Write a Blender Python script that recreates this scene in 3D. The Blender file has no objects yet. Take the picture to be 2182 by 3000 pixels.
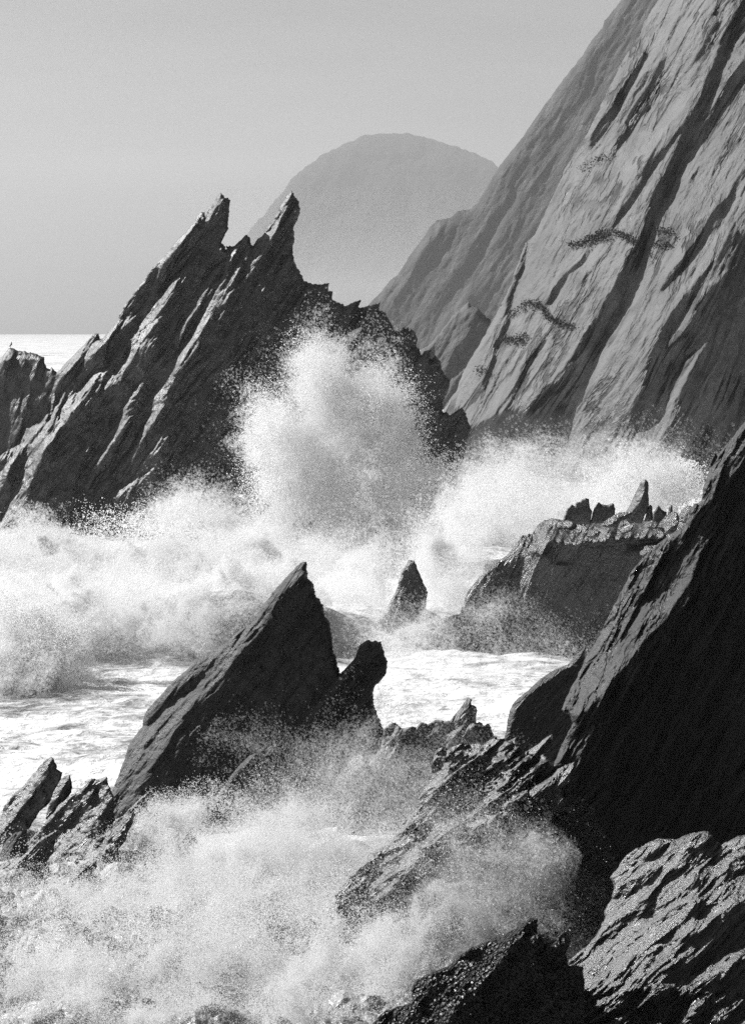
import bpy, math, os
import numpy as np
QUICK = False
# ------------------------------------------------------------------ camera, light, sky
scene = bpy.context.scene
col = scene.collection
F, CX, CY, CAMH, HORIZON = 8507.0, 1091.0, 1500.0, 25.0, 970.0
PITCH = math.atan((CY - HORIZON) / F)
cam_d = bpy.data.cameras.new('camera'); cam = bpy.data.objects.new('camera', cam_d); col.objects.link(cam)
cam.location = (0, 0, CAMH); cam.rotation_euler = (math.pi/2 - PITCH, 0, 0)
cam_d.sensor_fit = 'VERTICAL'; cam_d.sensor_height = 24; cam_d.lens = 24*F/3000.0
cam_d.clip_start = 1; cam_d.clip_end = 60000
scene.camera = cam
SUN = np.array((-0.68, 0.38, 0.63)); SUN /= np.linalg.norm(SUN)
elev = math.asin(SUN[2]); azim = math.atan2(SUN[0], SUN[1])
w = bpy.data.worlds.new("World"); scene.world = w; w.use_nodes = True
nt = w.node_tree; nt.nodes.clear()
sky = nt.nodes.new('ShaderNodeTexSky'); sky.sky_type = 'NISHITA'; sky.sun_disc = False
sky.sun_elevation = elev; sky.sun_rotation = azim; sky.dust_density = 2.0
bw = nt.nodes.new('ShaderNodeRGBToBW'); bg = nt.nodes.new('ShaderNodeBackground'); wo = nt.nodes.new('ShaderNodeOutputWorld')
tcw = nt.nodes.new('ShaderNodeTexCoord'); mpw = nt.nodes.new('ShaderNodeMapping'); mpw.inputs['Scale'].default_value = (3, 3, 22); mpw.inputs['Rotation'].default_value = (0, .12, 0)
nw = nt.nodes.new('ShaderNodeTexNoise'); nw.inputs['Scale'].default_value = 2.2; nw.inputs['Detail'].default_value = 6
mw = nt.nodes.new('ShaderNodeMapRange'); mw.inputs[1].default_value = .3; mw.inputs[2].default_value = .7; mw.inputs[3].default_value = .93; mw.inputs[4].default_value = 1.13
mm = nt.nodes.new('ShaderNodeMath'); mm.operation = 'MULTIPLY'
nt.links.new(tcw.outputs['Generated'], mpw.inputs[0]); nt.links.new(mpw.outputs[0], nw.inputs[0]); nt.links.new(nw.outputs['Fac'], mw.inputs[0])
nt.links.new(sky.outputs[0], bw.inputs[0]); nt.links.new(bw.outputs[0], mm.inputs[0]); nt.links.new(mw.outputs[0], mm.inputs[1]); nt.links.new(mm.outputs[0], bg.inputs[0]); nt.links.new(bg.outputs[0], wo.inputs[0])
bg.inputs[1].default_value = 0.05
sd = bpy.data.lights.new('sun', 'SUN'); sd.energy = 5.0; sd.angle = math.radians(0.5); sd.color = (1, 1, 1)
so = bpy.data.objects.new('sun', sd); col.objects.link(so)
from mathutils import Vector
so.rotation_euler = Vector(SUN).to_track_quat('Z', 'Y').to_euler()
so.location = (-300, 200, 400)
scene.view_settings.view_transform = 'Standard'; scene.view_settings.look = 'None'
scene.view_settings.exposure = 0.45; scene.view_settings.gamma = 1.0
cy = scene.cycles
cy.max_bounces = 6; cy.diffuse_bounces = 3; cy.glossy_bounces = 2; cy.transmission_bounces = 4
cy.volume_bounces = 0; cy.transparent_max_bounces = 40
cy.use_denoising = False
cy.sample_clamp_indirect = 3.0

# ------------------------------------------------------------------ helpers
def ray(px, py):
    """unit-depth (y=1) ray through a point of the frame"""
    a = (np.asarray(px, float) - CX)/F; b = -(np.asarray(py, float) - CY)/F
    c, s = math.cos(PITCH), math.sin(PITCH)
    yy = c + b*s; zz = -s + b*c
    return a/yy, zz/yy
def P(px, py, D):
    x, z = ray(px, py)
    return np.stack([x*D, np.broadcast_to(D, np.shape(x*D)).astype(float), CAMH + z*D], -1)

def _h(ix, iy, iz, seed):
    h = (ix*374761393 + iy*668265263 + iz*2147483647*3 + seed*1274126177) & 0xFFFFFFFF
    h = ((h ^ (h >> 13))*1274126177) & 0xFFFFFFFF
    h = ((h ^ (h >> 16))*2246822519) & 0xFFFFFFFF
    return ((h ^ (h >> 15)) & 0xFFFFFF)/float(0xFFFFFF)
def noise3(x, y, z, seed=0):
    x, y, z = np.broadcast_arrays(np.asarray(x, float), np.asarray(y, float), np.asarray(z, float))
    ix, iy, iz = np.floor(x).astype(np.int64), np.floor(y).astype(np.int64), np.floor(z).astype(np.int64)
    fx, fy, fz = x-ix, y-iy, z-iz
    fx = fx*fx*(3-2*fx); fy = fy*fy*(3-2*fy); fz = fz*fz*(3-2*fz)
    r = 0
    for dx in (0, 1):
        wx = fx if dx else 1-fx
        for dy in (0, 1):
            wy = fy if dy else 1-fy
            for dz in (0, 1):
                r = r + wx*wy*(fz if dz else 1-fz)*_h(ix+dx, iy+dy, iz+dz, seed)
    return r*2-1
def noise2(x, y, seed=0):
    x, y = np.broadcast_arrays(np.asarray(x, float), np.asarray(y, float))
    ix, iy = np.floor(x).astype(np.int64), np.floor(y).astype(np.int64)
    fx, fy = x-ix, y-iy
    fx = fx*fx*(3-2*fx); fy = fy*fy*(3-2*fy)
    a = _h(ix, iy, 0, seed); b = _h(ix+1, iy, 0, seed); c = _h(ix, iy+1, 0, seed); d = _h(ix+1, iy+1, 0, seed)
    return ((a*(1-fx)+b*fx)*(1-fy) + (c*(1-fx)+d*fx)*fy)*2-1
def fbm2(x, y, seed=0, oc=4, gain=.5, lac=2.03):
    r = 0; a = 1; t = 0
    for k in range(oc):
        r = r + a*noise2(x, y, seed+k*17); t += a; a *= gain; x = x*lac+11.3; y = y*lac+5.7
    return r/t
def fbm3(x, y, z, seed=0, oc=4, gain=.5):
    r = 0; a = 1; t = 0
    for k in range(oc):
        r = r + a*noise3(x, y, z, seed+k*17); t += a; a *= gain; x = x*2.03+1.3; y = y*2.03+5.7; z = z*2.03+3.1
    return r/t
def R(o, pts):
    """points read off one enlarged view of the survey: origin x, y and scale"""
    ox, oy, k = o
    return [(ox + x*k, oy + y*k) for x, y in pts]
r1 = (0, 540, .4242); r2 = (600, 540, .4848); r3 = (0, 1100, .4242); r4 = (1300, 0, .5345); r5 = (1300, 700, .5345)
r6 = (1050, 1900, .4242); r7 = (700, 900, .8485); rl = (1400, 1300, .4739); r8 = (0, 1500, .7273); r9 = (1500, 1200, .5731)
ra = (1500, 2300, .4133); rb = (1000, 1800, .7164); rf = (0, 0, 1.3224)

def tag(o, label=None, cat=None, group=None, kind=None):
    if label: o['label'] = label
    if cat: o['category'] = cat
    if group: o['group'] = group
    if kind: o['kind'] = kind
    return o
def mesh_obj(name, V, Q, mat, parent=None, smooth=True):
    me = bpy.data.meshes.new(name)
    V = np.ascontiguousarray(V, np.float32); Q = np.ascontiguousarray(Q, np.int32)
    n = Q.shape[1]
    me.vertices.add(len(V)); me.vertices.foreach_set('co', V.ravel())
    me.loops.add(Q.size); me.loops.foreach_set('vertex_index', Q.ravel())
    me.polygons.add(len(Q)); me.polygons.foreach_set('loop_start', np.arange(0, Q.size, n, dtype=np.int32))
    me.polygons.foreach_set('loop_total', np.full(len(Q), n, np.int32))
    if smooth: me.polygons.foreach_set('use_smooth', np.ones(len(Q), bool))
    me.update(); me.validate()
    me.materials.append(mat)
    o = bpy.data.objects.new(name, me); col.objects.link(o)
    if parent: o.parent = parent
    return o

# ------------------------------------------------------------------ materials
def new_mat(name):
    m = bpy.data.materials.new(name); m.use_nodes = True; t = m.node_tree; t.nodes.clear()
    out = t.nodes.new('ShaderNodeOutputMaterial'); return m, t, out
def rock_mat(name, alb, scale=1.0, theta=57, rough=.55, spec=.5, bump=.6, var=.5, speck=0.0, k=1.0, lump=0.0, crack=0.0, cw=1.0):
    """strata-streaked rock; scale = metres of the finest streak across the beds"""
    m, t, out = new_mat(name); N, L = t.nodes.new, t.links.new
    geo = N('ShaderNodeNewGeometry')
    a = math.radians(theta)
    def dot(v):
        d = N('ShaderNodeVectorMath'); d.operation = 'DOT_PRODUCT'; L(geo.outputs['Position'], d.inputs[0]); d.inputs[1].default_value = v; return d.outputs['Value']
    s = dot((math.cos(a)*.16, .02, math.sin(a)*.16)); wv = dot((math.sin(a), .25, -math.cos(a)))
    c = N('ShaderNodeCombineXYZ'); L(s, c.inputs[0]); L(wv, c.inputs[1]); L(dot((0, .3, 0)), c.inputs[2])
    def noi(sc, det, src=None, rg=.6, dist=0):
        n = N('ShaderNodeTexNoise'); n.inputs['Scale'].default_value = sc; n.inputs['Detail'].default_value = det
        n.inputs['Roughness'].default_value = rg; n.inputs['Distortion'].default_value = dist
        L(src if src else c.outputs[0], n.inputs['Vector']); return n.outputs['Fac']
    n1 = noi(1.0/scale, 6, dist=.3); n2 = noi(.17/scale, 5, geo.outputs['Position']); n3 = noi(.06/scale, 3, dist=.6)
    def mth(op, x, y):
        q = N('ShaderNodeMath'); q.operation = op
        for i, v in enumerate((x, y)):
            if isinstance(v, (int, float)): q.inputs[i].default_value = v
            else: L(v, q.inputs[i])
        return q.outputs[0]
    mix = mth('ADD', mth('MULTIPLY', n1, .45), mth('ADD', mth('MULTIPLY', n2, .3), mth('MULTIPLY', n3, .25)))
    mr = N('ShaderNodeMapRange'); L(mix, mr.inputs[0]); mr.inputs[1].default_value = .36; mr.inputs[2].default_value = .64
    mr.inputs[3].default_value = alb*(1-var); mr.inputs[4].default_value = alb*(1+var)
    bs = N('ShaderNodeBsdfPrincipled')
    colr = mr.outputs[0]
    if speck > 0:
        vo = N('ShaderNodeTexVoronoi'); vo.inputs['Scale'].default_value = 1/(scale*.25); L(geo.outputs['Position'], vo.inputs['Vector'])
        sp = mth('MULTIPLY', mth('LESS_THAN', vo.outputs['Distance'], .22), mth('GREATER_THAN', n2, .5))
        colr = mth('ADD', colr, mth('MULTIPLY', sp, speck))
    crk = None
    if crack > 0:
        cs = N('ShaderNodeCombineXYZ'); L(mth('MULTIPLY', s, .55), cs.inputs[0]); L(wv, cs.inputs[1]); L(dot((0, .15, 0)), cs.inputs[2])
        nc = noi(.38/scale, 5, cs.outputs[0], .62, .25); ng = noi(.05/scale, 3, geo.outputs['Position'])
        ab = mth('ABSOLUTE', mth('SUBTRACT', nc, .5), 0)
        mk = N('ShaderNodeMapRange'); L(ab, mk.inputs[0]); mk.inputs[1].default_value = .007*cw; mk.inputs[2].default_value = .024*cw; mk.inputs[3].default_value = 1; mk.inputs[4].default_value = 0
        gate = N('ShaderNodeMapRange'); L(ng, gate.inputs[0]); gate.inputs[1].default_value = .42; gate.inputs[2].default_value = .56
        crk = mth('MULTIPLY', mth('MULTIPLY', mk.outputs[0], gate.outputs[0]), crack)
        colr = mth('MULTIPLY', colr, mth('SUBTRACT', 1.0, crk))
    L(colr, bs.inputs['Base Color'])
    rr = N('ShaderNodeMapRange'); L(n1, rr.inputs[0]); rr.inputs[1].default_value = .3; rr.inputs[2].default_value = .7
    rr.inputs[3].default_value = rough*.7; rr.inputs[4].default_value = min(1, rough*1.3); L(rr.outputs[0], bs.inputs['Roughness'])
    bs.inputs['Specular IOR Level'].default_value = spec
    h = mth('ADD', n1, mth('MULTIPLY', noi(.9/scale, 7, geo.outputs['Position'], .7), .8))
    if lump > 0:
        v2 = N('ShaderNodeTexVoronoi'); v2.inputs['Scale'].default_value = 1/(scale*.45); L(geo.outputs['Position'], v2.inputs['Vector'])
        h = mth('SUBTRACT', h, mth('MULTIPLY', v2.outputs['Distance'], lump))
    if crk is not None: h = mth('SUBTRACT', h, mth('MULTIPLY', crk, 1.2))
    bp = N('ShaderNodeBump'); bp.inputs['Strength'].default_value = bump; bp.inputs['Distance'].default_value = scale*.9
    L(h, bp.inputs['Height']); L(bp.outputs[0], bs.inputs['Normal'])
    L(bs.outputs[0], out.inputs[0]); return m

# ------------------------------------------------------------------ rock relief engine
def inside(poly_list, x, y):
    r = np.zeros(x.shape, bool)
    for p in poly_list:
        p = np.asarray(p, float); q = np.roll(p, -1, 0)
        bx0, bx1, by0, by1 = p[:, 0].min(), p[:, 0].max(), p[:, 1].min(), p[:, 1].max()
        sel = np.nonzero((x >= bx0) & (x <= bx1) & (y >= by0) & (y <= by1))
        xs, ys = x[sel], y[sel]; rr = np.zeros(xs.shape, bool)
        for (x0, y0), (x1, y1) in zip(p, q):
            if y0 == y1: continue
            c = ((y0 > ys) != (y1 > ys))
            rr ^= c & (xs < (x1-x0)*(ys-y0)/(y1-y0)+x0)
        r[sel] ^= rr
    return r
def dist_to(poly_list, x, y):
    A, B = [], []
    for p in poly_list:
        p = np.asarray(p, float); A.append(p); B.append(np.roll(p, -1, 0))
    A = np.concatenate(A); B = np.concatenate(B); E = B-A; L2 = np.maximum((E**2).sum(1), 1e-9)
    out = np.empty(x.size); xf, yf = x.ravel(), y.ravel(); ch = max(1, int(4e6/len(A)))
    for i in range(0, x.size, ch):
        dx = xf[i:i+ch, None]-A[:, 0]; dy = yf[i:i+ch, None]-A[:, 1]
        t = np.clip((dx*E[:, 0]+dy*E[:, 1])/L2, 0, 1)
        out[i:i+ch] = np.sqrt(((dx-t*E[:, 0])**2+(dy-t*E[:, 1])**2).min(1))
    return out.reshape(x.shape)
def jagged(poly, iso, strat, th, seed, frq=16.):
    out = []; t = 0.0; ct, st = math.cos(math.radians(th)), -math.sin(math.radians(th))
    n = len(poly); pts = []
    for i in range(n):
        a, b = np.array(poly[i], float), np.array(poly[(i+1) % n], float); L = np.hypot(*(b-a)); m = max(1, int(L/4))
        for j in range(m): pts.append((a+(b-a)*j/m, t+L*j/m))
        t += L
    p = np.array([q[0] for q in pts]); tt = np.array([q[1] for q in pts])
    n1 = fbm2(tt/frq, tt*0+seed*3.1, seed, 4, .6); n2 = fbm2(tt/frq, tt*0+seed*7.7, seed+5, 4, .6)
    z = tt/frq*1.3 + 1.5*noise2(tt/60, tt*0, seed+9)
    saw = (z - np.floor(z)) * (0.4+0.6*np.abs(noise2(np.floor(z), tt*0, seed+8))) - .35
    p[:, 0] += iso*n1 + strat*(saw*1.1+.5*n2)*ct; p[:, 1] += iso*n2 + strat*(saw*1.1+.5*n1)*st
    return p
def relief(name, outline, D, mat, th=57, zones=(), base=-.45, step=3.0, iso=4, strat=7, rnd=14, thick=8, holes=(),
           rough=.22, iso_rough=.12, plates=.5, seed=1, parent=None, mu=1.0, hp=0.0, tear=10, zmin=-2.0, tilt=0.0, soft=1, rough_zones=(), jfrq=16.):
    k = D/F; a = math.radians(th); ca, sa = math.cos(a), math.sin(a)
    loops = [jagged(outline, iso, strat, th, seed, jfrq)] + [jagged(h, iso*.4, strat*.3, th, seed+3) for h in holes]
    O = loops[0]
    S = O[:, 0]*ca - O[:, 1]*sa; W = O[:, 0]*sa + O[:, 1]*ca
    s0, s1, w0, w1 = S.min()-3*step, S.max()+3*step, W.min()-3*step, W.max()+3*step
    s = np.arange(s0, s1, step); ww = np.arange(w0, w1, step)
    SS, WW = np.meshgrid(s, ww, indexing='ij')
    X = SS*ca + WW*sa; Y = -SS*sa + WW*ca
    ins = inside(loops, X, Y)
    # distance: coarse everywhere, exact near the edge
    cs = 5
    dc = dist_to(loops, X[::cs, ::cs], Y[::cs, ::cs])
    d = np.repeat(np.repeat(dc, cs, 0), cs, 1)[:X.shape[0], :X.shape[1]].copy()
    ii = (np.arange(X.shape[0])/cs); jj = (np.arange(X.shape[1])/cs)
    i0 = np.minimum(ii.astype(int), dc.shape[0]-1); i1 = np.minimum(i0+1, dc.shape[0]-1); fi = (ii-i0)[:, None]
    j0 = np.minimum(jj.astype(int), dc.shape[1]-1); j1 = np.minimum(j0+1, dc.shape[1]-1); fj = (jj-j0)[None]
    d = (dc[i0][:, j0]*(1-fi)+dc[i1][:, j0]*fi)*(1-fj) + (dc[i0][:, j1]*(1-fi)+dc[i1][:, j1]*fi)*fj
    near = d < cs*step*1.6
    d[near] = dist_to(loops, X[near], Y[near])
    sdf = np.where(ins, d, -d)
    # target slopes
    Gw = np.full(X.shape, base, float); Gs = np.zeros(X.shape)
    tx = fbm2(SS/26, WW/7, seed+40, 4, .6)*tear; ty = fbm2(SS/40, WW/30, seed+50, 3)*tear*.25
    Xq = X + tx*ca + ty*sa; Yq = Y - tx*sa + ty*ca
    RZ = np.ones(X.shape)
    for zn in zones:
        if zn[0] == 'uv': gu, gv, poly = zn[1:]; gw = gu*sa - gv*ca; gs = gu*ca + gv*sa
        else: gw, poly = zn[0], zn[1]; gs = 0.0
        mk = inside([poly], Xq, Yq); Gw[mk] = gw; Gs[mk] = gs
    for fac, poly in rough_zones:
        RZ[inside([poly], Xq, Yq)] = fac
    def blur(g, r):
        for ax in (0, 1):
            for _ in range(2):
                g = (g + np.roll(g, 1, ax) + np.roll(g, -1, ax))/3 if r else g
        return g
    for _ in range(soft): Gw = blur(Gw, 1); Gs = blur(Gs, 1); RZ = blur(RZ, 1)
    Ns, Nw = X.shape
    E = lambda g, o_s, o_w: (lambda h: np.concatenate([h, (-1 if o_w else 1)*h[:, ::-1]], 1))(np.concatenate([g, (-1 if o_s else 1)*g[::-1]], 0))
    gw_ = np.fft.rfft2(E(Gw, 0, 1)); gs_ = np.fft.rfft2(E(Gs, 1, 0))
    ks = 2*np.pi*np.fft.fftfreq(2*Ns)[:, None]; kw = 2*np.pi*np.fft.rfftfreq(2*Nw)[None]
    den = kw**2 + mu*ks**2 + hp**2; den[0, 0] = 1
    y = np.fft.irfft2(-(1j*kw*gw_ + mu*1j*ks*gs_)/den, s=(2*Ns, 2*Nw))[:Ns, :Nw]*step*k
    if ins.any(): y -= np.median(y[ins])
    # bedding: long streaks, torn plates, lumps
    wrp = fbm2(SS/120, WW/60, seed+1, 3)*14
    det = 0
    for lam in (70, 32, 15, 7):
        nn = noise2(SS/(lam*7.5) + 3, (WW+wrp)/lam, seed+int(lam)); det = det + lam*(nn*.35 - np.abs(nn)*1.1 if lam > 10 else nn)*rough
    pl = fbm2(SS/170, (WW+wrp)/30, seed+77, 3)*5
    det = det + plates*9*(np.floor(pl) + np.clip((pl-np.floor(pl)-.8)*5, 0, 1))
    p2 = fbm2(SS/80 + 9, (WW+wrp)/11, seed+78, 3)*4
    det = det + plates*3.2*(np.floor(p2) + np.clip((p2-np.floor(p2)-.85)*6.6, 0, 1))
    for lam in (60, 26, 12, 6):
        det = det + lam*noise2(X/lam, Y/lam, seed+200+int(lam))*iso_rough
    y = y + det*k*RZ*.5 + tilt*k*(Y-Y[ins].mean() if ins.any() else 0)
    q = np.clip(sdf/rnd, 0, 1); y = y + rnd*k*1.3*(1-np.sqrt(np.maximum(0, 1-(1-q)**2)))
    back = y + thick*(1-np.exp(-np.maximum(sdf, 0)/(rnd*2.0))) + .02
    # snap the rim on to the outline
    g0, g1 = np.gradient(sdf, step); gl = np.maximum(np.hypot(g0, g1), .3)
    quad = ins[:-1, :-1] | ins[1:, :-1] | ins[:-1, 1:] | ins[1:, 1:]
    used = np.zeros(X.shape, bool)
    for di in (0, 1):
        for dj in (0, 1): used[di:Ns-1+di, dj:Nw-1+dj] |= quad
    rim = used & ~ins
    mv = np.where(rim, np.clip(-sdf, 0, 1.5*step), 0)
    S2 = SS + mv*g0/gl; W2 = WW + mv*g1/gl
    X2 = S2*ca + W2*sa; Y2 = -S2*sa + W2*ca
    idx = -np.ones(X.shape, int); nf = int(used.sum()); idx[used] = np.arange(nf)
    Vf = P(X2[used], Y2[used], D + y[used])
    inn = used & ins; nb = int(inn.sum()); idb = idx.copy(); idb[inn] = nf + np.arange(nb)
    Vb = P(X2[inn], Y2[inn], D + back[inn])
    # the far side widens a little so that it is a body, not a sheet
    V = np.concatenate([Vf, Vb]); V[:, 2] = np.maximum(V[:, 2], zmin)
    def qd(i): return np.stack([i[:-1, :-1][quad], i[:-1, 1:][quad], i[1:, 1:][quad], i[1:, :-1][quad]], 1)
    Qf = qd(idx); Qb = qd(idb)[:, ::-1]
    # orient the front towards the camera
    p0, p1, p2 = Vf[Qf[0, 0]], Vf[Qf[0, 1]], Vf[Qf[0, 2]]
    if np.cross(p1-p0, p2-p0)[1] > 0: Qf = Qf[:, ::-1]; Qb = Qb[:, ::-1]
    o = mesh_obj(name, V, np.concatenate([Qf, Qb]), mat, parent)
    return o

# ------------------------------------------------------------------ materials in use
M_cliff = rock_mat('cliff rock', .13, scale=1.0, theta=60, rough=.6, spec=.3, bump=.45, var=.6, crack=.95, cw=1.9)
M_far = rock_mat('headland rock', .035, scale=6, theta=58, rough=.7, spec=.3, bump=.6, var=.5)
M_ridge = rock_mat('ridge rock', .10, scale=3, theta=58, rough=.7, spec=.3, bump=.5, var=.4)
M_hill = rock_mat('hill scrub', .03, scale=30, theta=10, rough=.9, spec=.1, bump=1.0, var=.5)
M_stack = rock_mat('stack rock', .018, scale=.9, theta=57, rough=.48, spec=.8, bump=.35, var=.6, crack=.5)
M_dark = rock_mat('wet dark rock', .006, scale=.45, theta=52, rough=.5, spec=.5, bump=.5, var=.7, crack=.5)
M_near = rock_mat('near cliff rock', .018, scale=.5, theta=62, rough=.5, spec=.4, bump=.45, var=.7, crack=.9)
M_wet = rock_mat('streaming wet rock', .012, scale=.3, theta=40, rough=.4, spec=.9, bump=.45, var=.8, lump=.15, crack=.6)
M_sky_block = rock_mat('sky blocking rock', .015, scale=2, rough=.9, spec=0.0, bump=.4)  # matte and near black so the added shore throws no light back
M_glare = rock_mat('sunlit wet rock', .02, scale=.22, theta=42, rough=.34, spec=1.0, bump=.55, var=.8, crack=.9)
M_shelf = rock_mat('shelf rock', .022, scale=.5, theta=60, rough=.36, spec=1.0, bump=.6, var=.7, crack=.6)
M_mus = rock_mat('mussel covered rock', .008, scale=.28, theta=40, rough=.35, spec=.6, bump=1.0, var=.9, speck=.05, lump=1.2)

# ------------------------------------------------------------------ far land
hill = relief('hill', R(rf, [(500, 560), (530, 540), (545, 522), (560, 500), (572, 484), (585, 478), (600, 455), (630, 420), (645, 396), (660, 385), (680, 366), (700, 355), (712, 342), (730, 335), (770, 315), (810, 300), (850, 295), (900, 295), (930, 300), (980, 315), (1040, 335), (1090, 358), (1150, 420), (1200, 520), (1300, 750), (300, 750), (420, 640)]),
    15000, M_hill, th=60, base=-.3, step=4, iso=5, strat=1, rnd=60, thick=1500, rough=.2, iso_rough=.55, plates=.1, seed=3, zmin=-1, jfrq=12, zones=[('uv', 0, 1.2, R(rf, [(200, 0), (1300, 0), (1300, 800), (200, 800)]))])
tag(hill, kind='structure', label='distant rounded hill fading in the haze behind the spires')

headland = relief('headland', R(rf, [(1440, -60), (1390, -20), (1345, 40), (1338, 46), (1335, 60), (1310, 90), (1290, 122), (1240, 185), (1200, 240), (1160, 300), (1120, 350), (1090, 392), (1072, 425), (1055, 452), (1040, 464), (1025, 466), (1010, 470), (1000, 480), (985, 486), (965, 490), (950, 505), (935, 530), (905, 570), (880, 610), (862, 622), (850, 640), (820, 672), (760, 740), (700, 850), (700, 1000), (1250, 1000), (1700, 700), (1700, -60)]),
    3800, M_far, th=60, base=-.75, step=4, iso=3, strat=5, rnd=30, thick=200, rough=.2, iso_rough=.1, plates=.5, seed=11, zmin=-1,
    zones=[(-1.6, R(r2, [(1620, 600), (1570, 700), (1500, 800), (1440, 880), (1390, 1000), (1362, 1070), (1395, 930), (1440, 840), (1510, 720), (1560, 620)])),
           (-1.2, R(r2, [(1225, 550), (1180, 640), (1110, 770), (1085, 745), (1150, 620), (1200, 540)])),
           (-1.2, R(r2, [(1390, 210), (1330, 320), (1220, 480), (1150, 560), (1240, 420), (1340, 240)])),
           (-1.1, R(r2, [(1280, 560), (1230, 690), (1170, 850), (1190, 720), (1250, 590)])),
           (-.2, R(r2, [(1650, 740), (1600, 720), (1500, 900), (1440, 1100), (1480, 1300), (1700, 1300)]))])
tag(headland, kind='structure', label='hazy grey headland between the lit cliff and the distant hill')

low_ridge = relief('lower_headland', R(r2, [(900, 1700), (1000, 1200), (1100, 1010), (1200, 985), (1290, 1010), (1370, 960), (1440, 870), (1500, 790), (1560, 735), (1592, 712), (1610, 735), (1650, 748), (1700, 800), (1900, 900), (1900, 1900), (900, 1900)]),
    900, M_ridge, th=60, base=-.55, step=4, iso=3, strat=6, rnd=20, thick=90, rough=.2, iso_rough=.1, plates=.6, seed=13, zmin=-1)
tag(low_ridge, kind='structure', label='lower shaded headland closing the gap behind the stack')

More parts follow.
